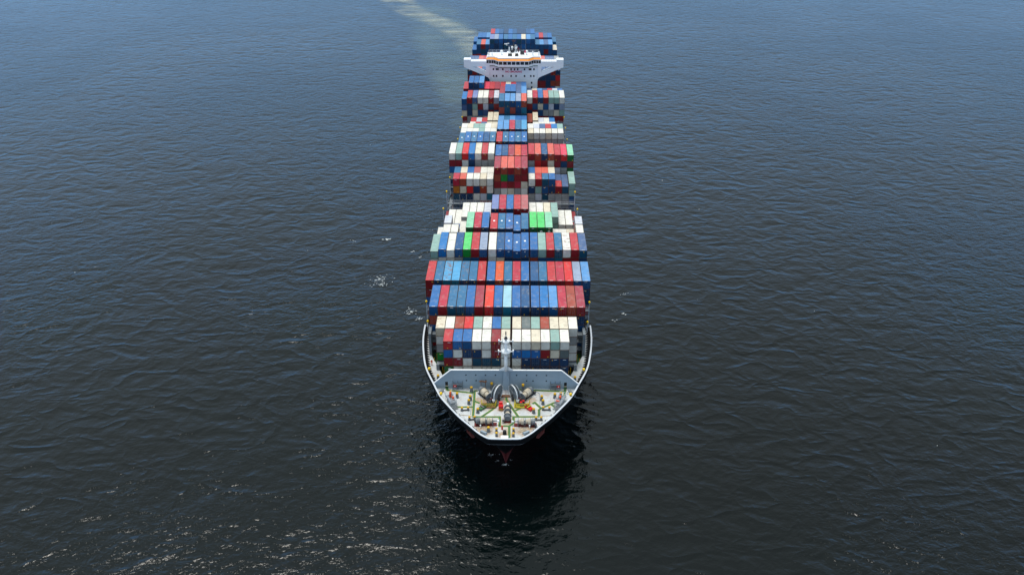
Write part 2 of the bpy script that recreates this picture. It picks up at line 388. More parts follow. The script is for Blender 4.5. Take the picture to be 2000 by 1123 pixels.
for x in (-10.38, -7.85, -5.31, -2.73, 2.73, 5.33, 7.86, 10.45): placed('drain_hole', hole, x, BY, 21.55, 0, bwk)
for x in (-10.3, -7.78, -5.25, 5.33, 7.0, 10.46): placed('drain_hole', hole, x, BY, 19.8, 0, bwk)
sti = MB().box(-.05, .05, .125, .9, DECK, 22.8).mesh('stiffener', 'breakw')
for k in range(-5, 6):
    if k: placed('stiffener', sti, k * 2.5, BY, 0, 0, bwk)
for x in (-15.5, 15.45):
    d = part('doorway', MB().box(x - .36, x + .36, BY - .02, BY + .1, DECK + .35, DECK + 1.95), 'hole', bwk)
    part('door_sill', MB().box(x - .42, x + .42, BY - .12, BY - .03, DECK + .02, DECK + .34), 'green', bwk)
    part('door_kick_plate', MB().box(x - .38, x + .38, BY - .05, BY - .025, DECK + .55, DECK + .8), 'rope', bwk)
for x0, x1, rx in ((-13.9, -11.3, -13.3), (11.5, 14.1, 13.6)):
    mb = MB()
    for z in (DECK + .75, DECK + 1.5): mb.box(x0, x1, BY - .75, BY - .15, z, z + .08)
    for x in (x0 + .04, (x0 + x1) / 2, x1 - .04): mb.box(x - .05, x + .05, BY - .8, BY - .7, DECK, DECK + 2.1); mb.box(x - .05, x + .05, BY - .14, BY - .08, DECK, DECK + 2.4)
    rk = part('equipment_rack', mb, 'lash')
    bx = part('hose_box', MB().box(rx - .4, rx + .4, BY - .86, BY - .2, DECK + .85, DECK + 1.45), 'red', rk)
    part('emblem', MB().box(rx - .12, rx + .12, BY - .872, BY - .863, DECK + 1.05, DECK + 1.28), 'bright', rk)
# mast
ms = part('foremast', MB().hexa([(-1., BY - .75, DECK), (1., BY - .75, DECK), (1., BY - .05, DECK), (-1., BY - .05, DECK), (-.62, BY - .6, 23.2), (.62, BY - .6, 23.2), (.62, BY - .05, 23.2), (-.62, BY - .05, 23.2)]), 'breakw')
part('mast_column', MB().cyl((0, BY - .3, 23.2), (0, BY - .3, 28.0), .46, .42, 16).cyl((0, BY - .3, 28), (0, BY - .3, 32.6), .42, .34, 16), 'white', ms, True)
part('mast_bracket', MB().prism([(-1.9, 23.22), (1.9, 23.22), (1.5, 23.75), (.47, 24.4), (-.47, 24.4), (-1.5, 23.75)], BY - .34, BY - .26), 'white', ms)
def platform(z, r, arm, name):
    mb = MB().cyl((0, BY - .3, z), (0, BY - .3, z + .14), r, r, 16).cyl((0, BY - .3, z - .7), (0, BY - .3, z), .45, r * .92, 16)
    p = part(name, mb, 'white', ms)
    mb = MB()
    for k in range(10):
        a = 2 * math.pi * k / 10; x, y = math.cos(a) * r * .97, BY - .3 + math.sin(a) * r * .97; mb.cyl((x, y, z), (x, y, z + 1.05), .035, n=5)
        a2 = 2 * math.pi * (k + 1) / 10
        for h in (.55, 1.05): mb.cyl((x, y, z + h), (math.cos(a2) * r * .97, BY - .3 + math.sin(a2) * r * .97, z + h), .03, n=5)
    part('platform_rail', mb, 'white', ms)
    mb = MB().box(-arm, arm, BY - .42, BY - .18, z - .1, z + .1)
    for sg in (-1, 1): mb.box(sg * arm - .16, sg * arm + .16, BY - .6, BY, z, z + .42); mb.cyl((sg * arm, BY - .5, z - .9), (sg * arm, BY - .5, z), .05, n=6)
    part('yardarm', mb, 'white', ms)
platform(29.1, 1.25, 1.85, 'lower_platform'); platform(32.2, .95, 1.75, 'upper_platform')
mb = MB()
for sg in (-1, 1):
    for j in (0, 1): mb.box(sg * .95 - .3, sg * .95 + .3, BY + .1, BY + .16, 30.15 + j * .5, 30.25 + j * .5)
    for j in (-.3, .3): mb.box(sg * .95 + j - .04, sg * .95 + j + .04, BY + .1, BY + .16, 29.3, 30.75)
part('lantern_frame', mb, 'white', ms)
mb = MB().cyl((0, BY - .85, 33.3), (0, BY - .2, 33.3), .48, .3, 14)
part('fog_horn', mb, 'dsteel', ms)
part('top_light', MB().cyl((0, BY - .3, 32.6), (0, BY - .3, 34.2), .08, n=8).cyl((0, BY - .3, 34.2), (0, BY - .3, 35.1), .17, .12, 10), 'dsteel', ms)
mb = MB()
for sg in (-1, 1): mb.cyl((.55 + .22 * sg, BY - .62, DECK + 2), (.5 + .22 * sg, BY - .62, 28.0), .03, n=5)
for k in range(22): mb.cyl((.3, BY - .62, DECK + 2.3 + .4 * k), (.76, BY - .62, DECK + 2.3 + .4 * k), .02, n=4)
part('ladder', mb, 'steel', ms)
mb = MB()
for sg in (-1, 1):
    mb.cyl((sg * .9, BY - .1, 27.9), (sg * 5.5, BY + .2, 23.1), .022, n=4); mb.cyl((sg * 1.6, BY - .2, 32), (sg * 5.2, BY + .2, 23.1), .018, n=4)
part('stay_wire', mb, 'dsteel', ms)

# ------------------------------------------------------------------ deck gear
cone_me = MB().cyl((0, 0, 0), (0, 0, 1.15), .46, .32, 14).mesh('bollard', 'steel'); cap_me = MB().cyl((0, 0, 0), (0, 0, .3), .37, .34, 14).mesh('bollard_cap', 'yellow')
def cone(x, y, h=1.):
    o = placed('mooring_post', cone_me, x, y, DECK + .005); o.scale = (1, 1, h)
    c = link('post_cap', cap_me, o, (0, 0, 1.155))
for x, y in [(-8.98, 176.73), (-12.51, 174.1), (-9.07, 173.05), (-9.35, 171.33), (-14.19, 174.96), (-6.9, 167.79), (9.19, 173.13), (9.47, 171.42), (7.07, 167.85), (12.57, 174.13), (14.09, 174.45), (-4.0, 160.47), (-18.06, 181.97), (18.12, 181.57)]: cone(x, y)
for x, y in [(-3.73, 177.59), (4.41, 176.98)]: cone(x, y, 1.5)
post_me = MB().cyl((0, 0, .12), (0, 0, .85), .27, .27, 12).mesh('bitt_post', 'steel'); pcap = MB().cyl((0, 0, 0), (0, 0, .2), .33, .3, 12).mesh('bitt_cap', 'yellow')
for (x0, y0), (x1, y1) in [((-10.94, 168.67), (-9.39, 168.81)), ((9.49, 169.1), (11.04, 169.01)), ((-8.85, 164.91), (-7.59, 165.13)), ((7.63, 165.02), (8.9, 165.03)), ((-2.05, 160.49), (-2.0, 158.9)), ((2.09, 160.53), (2.06, 158.8))]:
    a = math.atan2(y1 - y0, x1 - x0); L = math.hypot(x1 - x0, y1 - y0)
    b = part('mooring_bitts', MB().obox(((x0 + x1) / 2, (y0 + y1) / 2, DECK + .005), (L + .7, .6, .12), a), 'dsteel')
    for x, y in ((x0, y0), (x1, y1)): placed('bitt_post', post_me, x, y, DECK, 0, b); placed('bitt_cap', pcap, x, y, DECK + .85, 0, b)
def winch(c, ang, L, drums, name='mooring_winch', rusty=True, rad=.62):
    """horizontal shaft winch: base, frames, rope drums, gear case, warping head"""
    root = link(name, None, ship, Vector((c[0], c[1], DECK)) - SHIP0, ang)
    P = lambda n, mbx, mat, sm=False: link(n, mbx.mesh(n, mat, sm), root)
    base = MB().box(-L / 2, L / 2, -.62, .62, .01, .16); base.box(-L / 2 - .1, -L / 2 + 1.3, -.85, .85, .012, .1)
    P('base', base, 'dred' if rusty else 'dsteel')
    zc = rad + .36; n = len(drums); x0 = -L / 2 + 1.25; span = (L - 2.0) / n
    P('shaft', MB().cyl((-L / 2 + .2, 0, zc), (L / 2 + .35, 0, zc), .14, n=10), 'steel')
    for k, (kind) in enumerate(drums):
        xa = x0 + k * span; xb = xa + span * .86
        for q in (xa, xb - .09): P('drum_flange', MB().cyl((q, 0, zc), (q + .09, 0, zc), rad + .22, n=20), 'steel')
        P('rope_drum', MB().cyl((xa + .1, 0, zc), (xa + span * .43, 0, zc), rad * .98, n=18).cyl((xa + span * .43, 0, zc), (xb - .1, 0, zc), rad * .7, n=18), kind, False)
        P('frame', MB().hexa([(xb + .03, -.6, .16), (xb + .15, -.6, .16), (xb + .15, .6, .16), (xb + .03, .6, .16), (xb + .03, -.2, zc + .25), (xb + .15, -.2, zc + .25), (xb + .15, .2, zc + .25), (xb + .03, .2, zc + .25)]), 'steel')
    P('gear_case', MB().cyl((-L / 2 + .25, 0, zc), (-L / 2 + .7, 0, zc), .78, n=18), 'steel'); P('bearing_block', MB().box(-L / 2 + 1.0, -L / 2 + 1.16, -.5, .5, .17, 1.6), 'steel')
    P('brake_band', MB().cyl((-L / 2 + .8, 0, zc), (-L / 2 + .98, 0, zc), .86, n=20), 'lash')
    P('motor', MB().cyl((-L / 2 + .1, .55, .6), (-L / 2 + .1, 1.3, .6), .3, n=12), 'dsteel')
    P('warping_head', MB().cyl((L / 2 + .1, 0, zc), (L / 2 + .35, 0, zc), .2, .26, 12).cyl((L / 2 + .35, 0, zc), (L / 2 + .62, 0, zc), .26, .42, 12), 'white')
    return root
winch((-4.75, 163.2), 0, 5.4, ('drum', 'drum'), rad=.78); winch((4.9, 163.0), math.pi, 5.4, ('drum', 'drum'), rad=.78); winch((.58, 166.7), math.pi / 2, 5.6, ('drum', 'drum'), rad=.72)
for sg in (-1, 1):
    a = math.atan2(-5.4, 3.8)            # diagonal winch with anchor windlass
    wn = winch((sg * 5.0, 173.9), a if sg < 0 else math.pi - a, 5.8, ('drum',), 'anchor_windlass', False, .95)
    wn.rotation_euler.z = a if sg < 0 else math.pi - a
    cx, cy = sg * 2.15, 173.2
    d = Vector((-sg * .86, -.5)); px = Vector((-d.y, d.x))
    wh = link('chain_wheel', MB().cyl((0, 0, 0), (d.x * .28, d.y * .28, 0), 2.2, n=32).mesh('chain_wheel', 'lash'), ship, Vector((cx, cy, DECK + 2.3)) - SHIP0)
    link('wheel_rim', MB().cyl((d.x * .3, d.y * .3, 0), (d.x * .42, d.y * .42, 0), 2.27, 2.25, 32, False).cyl((d.x * .3, d.y * .3, 0), (d.x * .42, d.y * .42, 0), 2.05, 2.05, 32, False).mesh('wheel_rim', 'white'), wh)
    link('wheel_hub', MB().cyl((d.x * .28, d.y * .28, 0), (d.x * .6, d.y * .6, 0), .4, .3, 14).mesh('wheel_hub', 'steel'), wh)
    mbx = MB()
    for k in range(5):
        t = 2 * math.pi * k / 5 + .3; v = Vector((px.x * math.cos(t), px.y * math.cos(t), math.sin(t)))
        mbx.cyl(v * .35 + Vector((d.x, d.y, 0)) * .33, v * 2.02 + Vector((d.x, d.y, 0)) * .33, .14, n=6)
    link('spoke', mbx.mesh('spoke', 'steel'), wh)
    link('rear_wheel', MB().cyl((-d.x * .5, -d.y * .5, 0), (-d.x * .75, -d.y * .75, 0), 1.95, n=28).mesh('rear_wheel', 'lash'), wh)
    link('wheel_pedestal', MB().box(-.7, .7, -.5, .5, -2.28, -.3).mesh('wheel_pedestal', 'dsteel'), wh)
    # yellow guard rails and valve block beside the windlass
    gx, gy = sg * 4.2, 170.9; mbx = MB()
    pts = [(gx - 1.7, gy - 1.1), (gx + 1.6, gy - 1.1), (gx + 1.9, gy + .7), (gx - 1.9, gy + .7)]
    for k in range(4):
        p, q = pts[k], pts[(k + 1) % 4]
        mbx.cyl((*p, DECK), (*p, DECK + 1.3), .07, n=5)
        if k != 2:
            for h in (.45, .9, 1.3): mbx.cyl((*p, DECK + h), (*q, DECK + h), .07, n=5)
    g = part('guard_rail', mbx, 'ylw2')
    vb = part('valve_block', MB().box(gx - .6, gx + .5, gy - .4, gy + .4, DECK + .01, DECK + .7).cyl((gx - .3, gy - .3, DECK + .7), (gx - .3, gy - .3, DECK + 1.25), .22, n=10).cyl((gx + .3, gy + .1, DECK + .7), (gx + .3, gy + .1, DECK + 1.4), .16, n=10), 'steel')
    part('hand_wheel', MB().cyl((gx - .3, gy - .3, DECK + 1.26), (gx - .3, gy - .3, DECK + 1.32), .34, n=14).cyl((gx + .3, gy + .1, DECK + 1.41), (gx + .3, gy + .1, DECK + 1.46), .3, n=14), 'red' if sg > 0 else 'dsteel', vb)
    part('drip_tray', MB().box(gx - 2.1, gx + 1.6, gy - 1.2, gy + .9, DECK + .055, DECK + .1), 'ylw2' if sg > 0 else 'brown', vb)
    # chain stopper and chain towards the hawse
    ex, ey = sg * 6.4, 168.9
    cs = part('chain_stopper', MB().obox((sg * 5.9, 169.5, DECK + .06), (1.1, 2.2, .55), sg * .72), 'red' if sg > 0 else 'gfloor')
    part('stopper_bar', MB().obox((sg * 5.9, 169.5, DECK + .62), (1.3, .3, .22), sg * .72), 'ylw2' if sg > 0 else 'steel', cs)
    mbx = MB()
    for k in range(9):
        f = k / 8; x = sg * (3.0 + 3.0 * f); y = 172.3 - 2.9 * f; z = DECK + 1.5 - 1.0 * f
        mbx.obox((x, y, z), (.2, .46, .14 if k % 2 else .3), sg * .75)
    part('anchor_chain', mbx, 'dred')
    # hydraulic pipes on deck
    mbx = MB().tube([(sg * 7.6, 176.9, DECK + .1), (sg * 8.7, 175.8, DECK + .1), (sg * 8.7, 166.9, DECK + .1)], .04)
    part('hydraulic_pipe', mbx, 'steel')
    # roller fairleads along the bulwark
    for s_ in (9.0, 10.3, 12.2, 13.6, 18.2, 19.6):
        x, y, a = at_len(s_); mbx = MB(); nx, ny = -math.sin(a), math.cos(a)
        cx_, cy_ = sg * (x + nx * .8), y + ny * .8
        fr = part('roller_fairlead', MB().obox((cx_, cy_, DECK + .01), (1.0, .6, .5), a if sg > 0 else -a), 'dsteel')
        part('roller', MB().cyl((cx_, cy_, DECK + .52), (cx_, cy_, DECK + 1.), .2, n=10), 'steel', fr)
    # railed access platform at the ship's side with orange gear on it
    x0, x1, y0, y1 = 12.7, 14.6, 169.9, 173.9; zt = DECK + 1.25
    rz = -.42
    root = link('access_platform', None, ship, Vector((sg * 13.9, 171.9, DECK)) - SHIP0, sg * rz)
    link('platform_floor', MB().box(-.85, .85, -1.9, 1.9, 1.1, 1.2).mesh('platform_floor', 'lash'), root)
    mbx = MB()
    for x in (-.83, .83):
        for y in (-1.85, -.6, .6, 1.85): mbx.cyl((x, y, 0.01), (x, y, 2.3), .045, n=6)
        for h in (1.75, 2.3): mbx.cyl((x, -1.85, h), (x, 1.85, h), .04, n=6)
    for y in (-1.85, 1.85):
        for h in (1.75, 2.3): mbx.cyl((-.83, y, h), (.83, y, h), .04, n=6)
    link('platform_rail', mbx.mesh('platform_rail', 'rail'), root)
    mbx = MB()
    for k in range(5): mbx.box(-.8, .8, -2.1 - .28 * k, -1.9 - .28 * k, 1.0 - .22 * k, 1.05 - .22 * k)
    link('stair', mbx.mesh('stair', 'lash'), root)
    if sg < 0: link('orange_float', MB().cyl((.15, .9, 1.2), (.15, .9, 2.35), .34, .26, 12).sphere((.15, .9, 2.45), .27, 10, 6).mesh('orange_float', 'vorange'), root); link('orange_bag', MB().obox((.45, -.35, 1.2), (.4, .5, .8)).mesh('orange_bag', 'vorange'), root)
    else:
        link('orange_hose_reel', MB().cyl((-.3, .1, 1.9), (.1, .1, 1.9), .42, n=16).mesh('orange_hose_reel', 'vorange'), root)
        link('orange_box', MB().obox((-.35, -1.1, 1.2), (.9, .45, .35), .2).mesh('orange_box', 'vorange'), root)
    # yellow floodlight heads on the bulwark
    for x, y in ((16.55, 173.4), (20.6, 184.4)):
        lb = part('floodlight', MB().sphere((sg * x, y, DECK + 1.75), .42, 12, 8), 'lamp', smooth=True)
        part('floodlight_post', MB().cyl((sg * x, y, DECK), (sg * x, y, DECK + 1.35), .1, n=8), 'steel', lb)
    # rope coil, stowed plates at the bow
    mbx = MB().hexa([(sg * 4.7, 159.0, DECK), (sg * 6.0, 159.8, DECK), (sg * 5.6, 160.5, DECK), (sg * 4.2, 159.7, DECK), (sg * 4.8, 159.1, DECK + .7), (sg * 6.0, 159.9, DECK + .7), (sg * 5.6, 160.4, DECK + .55), (sg * 4.3, 159.6, DECK + .55)])
    part('closed_chock', mbx, 'breakw')
    mbx = MB()
    pts = []
    for k in range(40):
        t = k / 39; a = t * 2 * math.pi * 3.4; rx, ry = .8 + .25 * math.sin(k * 1.7), .42
        pts.append((sg * (3.9 + .7 * t) + math.cos(a) * rx * .7, 160.6 + .6 * t + math.sin(a) * ry, DECK + .08 + .05 * (k % 3)))
    mbx.tube(pts, .06, 5); part('mooring_rope', mbx, 'rope')
    mbx = MB().tube([(sg * 7.2, 165.3, DECK + .35), (sg * 9., 166.6, DECK + .1), (sg * 11.3, 166.9, DECK + .1), (sg * 12.1, 166.4, DECK + .5)], .06)
    part('mooring_line', mbx, 'rope')
    # small white vents
    for x, y in ((11.4, 166.6), (15.9, 175.9), (6.0, 161.9)): part('vent_pipe', MB().cyl((sg * x, y, DECK), (sg * x, y, DECK + .75), .13, n=8).sphere((sg * x, y, DECK + .8), .19, 8, 6), 'white')
    # stowed gangway beside the breakwater foot
    part('stowed_gangway', MB().obox((sg * 17.0, 175.7, DECK + .05), (.7, 3.0, .5), sg * .42), 'lash')
rb = part('red_locker', MB().box(-1.75, -.55, 168.75, 169.75, DECK + .15, DECK + 1.25), 'red')
part('locker_front', MB().box(-1.65, -.65, 168.70, 168.74, DECK + .2, DECK + .5), 'yellow', rb)
part('red_reel', MB().cyl((-1.65, 170.6, DECK + 1.), (-.75, 170.6, DECK + 1.), .45, n=14).box(-1.35, -1.05, 170.3, 170.9, DECK, DECK + .6), 'red', rb)
part('hydrant', MB().cyl((-.7, 161.4, DECK), (-.7, 161.4, DECK + .8), .24, .2, 10).sphere((-.7, 161.4, DECK + .85), .24, 10, 6), 'red')
bc = part('bow_chock_platform', MB().box(-.95, .85, 157.2, 158.6, DECK + .005, DECK + .4).box(-.8, .7, 156.7, 157.1, DECK + .01, DECK + 1.), 'white')
part('towing_chock', MB().cyl((-.06, 159.6, DECK), (-.06, 159.6, DECK + 1.0), .5, .42, 14), 'hole', bc)
mb = MB()
for x in (-1.5, 1.5): mb.cyl((x, 175.5, DECK), (x, 175.5, DECK + 1.2), .05, n=5)
for h in (.6, 1.2): mb.cyl((-1.5, 175.5, DECK + h), (1.5, 175.5, DECK + h), .05, n=5)
mb.cyl((0, 175.5, DECK), (0, 175.5, DECK + 1.2), .05, n=5)
part('hand_rail', mb, 'dred'); part('pipe_tray', MB().box(-1.3, 1.3, 174.2, 175.2, DECK + .012, DECK + .14), 'brown')
part('stowed_hose', MB().tube([(-6.9, 177.7, DECK + 2.5), (-6.3, 177.5, DECK + 2.7), (-5.6, 177.5, DECK + 2.5), (-5.0, 177.6, DECK + 2.6)], .2, 7).cyl((-6.5, 177.6, DECK), (-6.5, 177.6, DECK + 2.4), .08, n=6).cyl((-5.3, 177.6, DECK), (-5.3, 177.6, DECK + 2.4), .08, n=6), 'brown')
# oval openings low in the stem plating
mb = MB()
zr = 16.4; yr = hull_pt(0, zr)[1]
for x, y, z, sx in ((-.15, yr - .02, zr, .36), (-2.3, yr - .0, zr + .1, .24), (2.1, yr - .0, zr + .1, .24)):
    vs = [(x + sx * math.cos(2 * math.pi * k / 16), y - .02, z + .34 * math.sin(2 * math.pi * k / 16)) for k in range(16)]
    vs += [(p[0], p[1] + .5, p[2]) for p in vs]
    mb.faces(vs, [tuple(range(16))] + [(k, (k + 1) % 16, 16 + (k + 1) % 16, 16 + k) for k in range(16)])
part('fairlead_ring', mb, 'lash', hull)
# lockers between deck and container stacks
for sg in (-1, 1):
    part('deck_house_pillar', MB().box(min(sg * 18.1, sg * 18.9), max(sg * 18.1, sg * 18.9), 186.2, 186.9, 15.3, 19.2), 'lash')
    part('deck_house_pillar', MB().box(min(sg * 20.8, sg * 21.5), max(sg * 20.8, sg * 21.5), 193.5, 197.2, 15.3, 24.3), 'lash')
    part('side_platform', MB().box(min(sg * 16.6, sg * 18.9), max(sg * 16.6, sg * 18.9), 187.3, 188.6, 18.0, 18.6), 'lash')
    for z in (17.9, 20.5, 22.7): part('side_platform', MB().box(min(sg * 19.4, sg * 21.4), max(sg * 19.4, sg * 21.4), 195.3, 197.0, z, z + .3), 'lash')
    mb = MB()
    for x, y in ((16.6, 184.6), (17.2, 186.3), (19.3, 192.5), (19.9, 190.6)): mb.cyl((sg * x, y, 15.3), (sg * x, y, 18.4), .09, n=6)
    part('yellow_stanchion', mb, 'yellow')

# ------------------------------------------------------------------ container data
TOK = dict(W=((240, 236, 226), 'white'), C=((233, 220, 196), 'cream'), L=((214, 217, 228), 'lavender-grey'), G=((168, 168, 166), 'grey'), g=((148, 182, 172), 'grey-green'),
 D=((104, 114, 114), 'dark grey'), R=((198, 44, 50), 'red'), r=((222, 30, 30), 'bright red'), M=((146, 18, 28), 'maroon'), P=((192, 32, 60), 'crimson'), m=((166, 46, 64), 'muted crimson'),
 K=((236, 44, 80), 'vivid pink-red'), S=((228, 98, 78), 'salmon'), O=((226, 84, 28), 'orange'), o=((246, 58, 26), 'vermilion'), U=((168, 66, 42), 'brown-red'), Y=((190, 110, 30), 'ochre'),
 B=((28, 106, 176), 'blue'), b=((14, 118, 190), 'azure blue'), N=((8, 58, 100), 'navy blue'), d=((8, 82, 136), 'deep blue'), s=((38, 110, 156), 'steel blue'), l=((88, 152, 212), 'light blue'),
 V=((70, 100, 148), 'slate blue'), v=((122, 136, 190), 'lavender blue'), c=((78, 164, 214), 'sky blue'), q=((162, 208, 224), 'pale cyan'), T=((6, 108, 136), 'teal'), t=((6, 78, 106), 'dark teal'),
 E=((84, 214, 108), 'bright green'), e=((146, 214, 174), 'pale green'), F=((16, 104, 50), 'dark green'), k=((10, 140, 46), 'green'), x=((152, 166, 192), 'grey-blue'), f=((190, 102, 102), 'faded red'))
CONT = []          # dicts: x, y, z0, L, h, front token, roof token, row, half, tier, colidx
def colx(i, fore=False):
    if fore: return (i - 9) * 2.5 + (-.19 if i <= 9 else .19)
    return (i - 9) * 2.5 + (-.25 if i < 7 else .25 if i > 11 else 0)
BASE = 16.1
ORD = ['first', 'second', 'third', 'fourth', 'fifth', 'sixth', 'seventh', 'eighth', 'ninth', 'tenth', 'eleventh', 'twelfth', 'thirteenth', 'fourteenth', 'fifteenth', 'sixteenth', 'seventeenth', 'eighteenth', 'nineteenth']
def row(n, Y, L, i0, Z, fronts, roofs=None, zo={}, half='', h=None, rust={}):  # front tokens often darker than roofs: end-face shade put into the colour
    for k, ch in enumerate(fronts[0]):
        i = i0 + k; zt = zo.get(i, Z)
        if ch == '-': continue
        nt_ = max(1, round((zt - BASE) / 2.78)); hh = h or (zt - BASE) / nt_
        for t_ in range(nt_):
            tok = fronts[t_][k] if t_ < len(fronts) and fronts[t_][k] not in '.-' else rnd.choice('NdMMBdWGURtN')
            rt = roofs[k] if roofs and t_ == 0 else tok
            CONT.append(dict(x=colx(i, n < 2), y=Y, z0=zt - hh * (t_ + 1), L=L, h=hh, f=tok, r=rt, row=n, half=half, tier=t_, i=i, rust=rust.get(i, 0) if t_ == 0 else 0))
L4, L2 = 12.19, 6.06
row(0, 182.5, L2, 3, 29.1, ["RBdWWMWWWCWgW", "BWNNWMWBbBMCD", "MMWtttWWNNNNN", "FWWWWWWWNNNNN"], "RBBWWMCWWCWgW", rust={4: .5, 6: .25, 7: .25, 9: .2, 11: .2, 15: .2})
row(1, 188.9, L2, 2, 29.1, ["CWUrgWBgCDgUCCW", "W.............G", "G.............W", "W.............W"], zo={}, rust={2: .6, 3: .2, 7: .45, 12: .3, 14: .45, 15: .3, 10: .3})
for c_ in CONT:
    if c_['row'] == 1 and c_['i'] == 2 and c_['tier'] == 3: c_['f'] = c_['r'] = 'k'
row(2, 197.6, L4, 1, 30.5, ["dMttdMrNTdNNNdMUM", "U...............N", "B...............d"], "BPssBmoBqBdBblPUm", rust={3: .3, 9: .15})
row(3, 212.9, L4, 0, 30.3, ["MNTTNNMNUtMNNtMMrdd", "M.................N", "B.................N"], "RsccssRBOsPBdsRPrxl", rust={2: .75, 3: .25, 4: .6, 10: .2, 17: .25})
row(4, 228.2, L4, 0, 32.6, ["gbWdkMdWdddddgMtWMt", "WWWGTdMWCNNNUddTMMN"], "gbWdERxWdBBBBgRsWRV", zo={0: 31.9, 2: 32.3, 10: 32.15, 18: 32.4}, rust={1: .3, 2: .2, 9: .5, 10: .45, 12: .35, 16: .6, 18: .3, 0: .2})
row(5, 243.6, L4, 3, 32.3, ["WFMNMNN-NFFF"], "WePBRsBsBEEe".replace('BsBE', 'B-sE') if False else "WePBRsB-sEEe", zo={3: 29.3, 4: 32.7, 5: 32.7, 6: 32.7, 12: 32.8, 13: 32.8, 14: 32.8}, rust={9: .6, 8: .2, 14: .2})
row(5, 243.6, L4, 10, 31.65, ["d"], "B")
row(5, 243.6, L2, 1, 31.0, ["WW"], half='front'); row(5, 249.75, L2, 1, 31.4, ["L"], half='rear'); row(5, 249.75, L2, 2, 28.3, ["V"], half='rear')
row(5, 243.6, L4, 0, 27.0, ["W"]); row(5, 243.6, L4, 15, 26.5, ["WWC"], rust={15: .2, 16: .2})
row(5, 243.6, L2, 18, 31.0, ["W"], half='front'); row(5, 249.75, L2, 18, 31.25, ["L"], half='rear')
row(6, 259.1, L4, 7, 32.3, ["NMNMM"], "vPBRf"); row(6, 259.1, L4, 3, 29.3, ["WWWL", "G..."], rust={3: .15}); row(6, 259.1, L4, 1, 26.6, ["WW"], rust={2: .2})
row(6, 259.1, L4, 12, 29.4, ["WWCg", "...g", "...G"], rust={12: .25, 13: .15}); row(6, 259.1, L4, 16, 26.5, ["WW", "GG"], rust={16: .25})
row(7, 274.6, L4, 0, 19.0, ["M-G-MGM"]); row(7, 274.6, L4, 12, 19.0, ["GM-MGMM"])
row(8, 290.0, L4, 7, 34.9, ["MUMUM", "UktMM", "MPMPC", "GWCGW"], "mSSRm")
row(8, 290.0, L2, 1, 30.5, ["PUWWCW", "YCrNUW", "tNNWLT"], "PSWWCW", half='front', rust={5: .3, 6: .3}); row(8, 296.15, L2, 1, 30.5, ["sCBfWW"], half='rear', rust={1: .4, 2: .35, 6: .4})
row(8, 290.0, L2, 12, 30.5, ["WMtd", "NgdN", "GLtG"], "WRsB", half='front', rust={12: .2, 13: .2, 15: .3}); row(8, 296.15, L2, 12, 30.5, ["BSSC"], half='rear', rust={13: .2, 14: .3})
row(8, 290.0, L2, 16, 27.6, ["M", "G"], "R", half='front'); row(8, 296.15, L2, 16, 27.6, ["V"], half='rear')
row(8, 290.0, L4, 17, 27.6, ["t", "G"], "V", rust={17: .4}); row(8, 290.0, L4, 18, 28.8, ["g", "g"], rust={18: .3})
row(9, 305.3, L4, 0, 34.7, ["WgrbWMW", "MMWNGGG", "B......", "C......"], "WgrbCRW", rust={0: .15, 4: .25}); row(9, 305.3, L4, 7, 34.0, ["dNMUM"], "BdmOP")
row(9, 305.3, L4, 12, 34.6, ["MUNUMrF", "GrMCMNM", "....LGF"], "RSdSRKe", zo={16: 34.3, 17: 34.3, 18: 34.2})
row(10, 320.7, L4, 1, 34.1, ["NNNdNNMNdNd"], "sBsBdsRsBsB", zo={1: 33.6}); row(10, 320.7, L4, 12, 24.5, ["......"])
row(11, 336.0, L4, 7, 34.05, ["NNMNs"], "llPsc"); row(11, 336.0, L2, 1, 32.4, ["WWWgWW"], half='front'); row(11, 342.15, L2, 1, 32.45, ["WCggWC"], half='rear', rust={2: .3, 6: .3})
row(11, 336.0, L2, 12, 32.35, ["CWWCWW", "GGGGGG", "GGGGGG"], half='front', rust={12: .3, 14: .3}); row(11, 342.15, L2, 12, 32.4, ["WLVRbg"], half='rear')
row(12, 351.5, L4, 7, 30.9, ["lslBB"]); row(12, 351.5, L4, 2, 28.05, ["WRVCC"]); row(12, 351.5, L4, 13, 28.05, ["WWWW"])
row(13, 366.8, L4, 7, 36.6, ["ttNdU", "UtUNT", "NtNNt"], "sllxS"); row(13, 366.8, L4, 5, 27.7, ["CC"]); row(13, 366.8, L2, 2, 27.0, ["RLR"], half='front')
row(13, 366.8, L4, 12, 27.4, ["UC"], zo={12: 27.0, 13: 27.7}, rust={13: .2}); row(13, 366.8, L2, 14, 27.0, ["LWb"], half='front')
row(14, 382.0, L4, 0, 33.5, ["dMVWWMx", "VNgMLNM", "CNCdV..", "MG....."], "bRvWWmL", zo={0: 32.9}); row(14, 382.0, L4, 7, 36.5, ["MNNVl"], "mBBVl", zo={7: 35.6, 10: 35.8, 11: 35.6})
row(14, 382.0, L4, 12, 33.6, ["WMNMggW", "MdCdLNx", "NMdGGCg", "..MMdMM"], "WPBSggW")
row(15, 397.3, L4, 0, 33.3, ["MNNbMMMMCRVN"], "RBBlKRmRCRVB", zo={1: 36.2, 2: 36.2, 3: 36.2}); row(15, 397.3, L4, 12, 30.1, ["VCldRLB"])
row(16, 432.0, L4, 0, 33.2, ["NMNMNMNNMNNMNMNNNMN", "MNMNNNMNNNMNNMNNNNr", "MMNMNMNNMNNMNMMMNUU"], "NVSVBVSlVBVSVVSVVBV")
row(17, 447.5, L4, 0, 33.5, ["NNNMNNNNMNNNNNNMNNN"], "VVSRVVBVVSVVBVVSVVG")
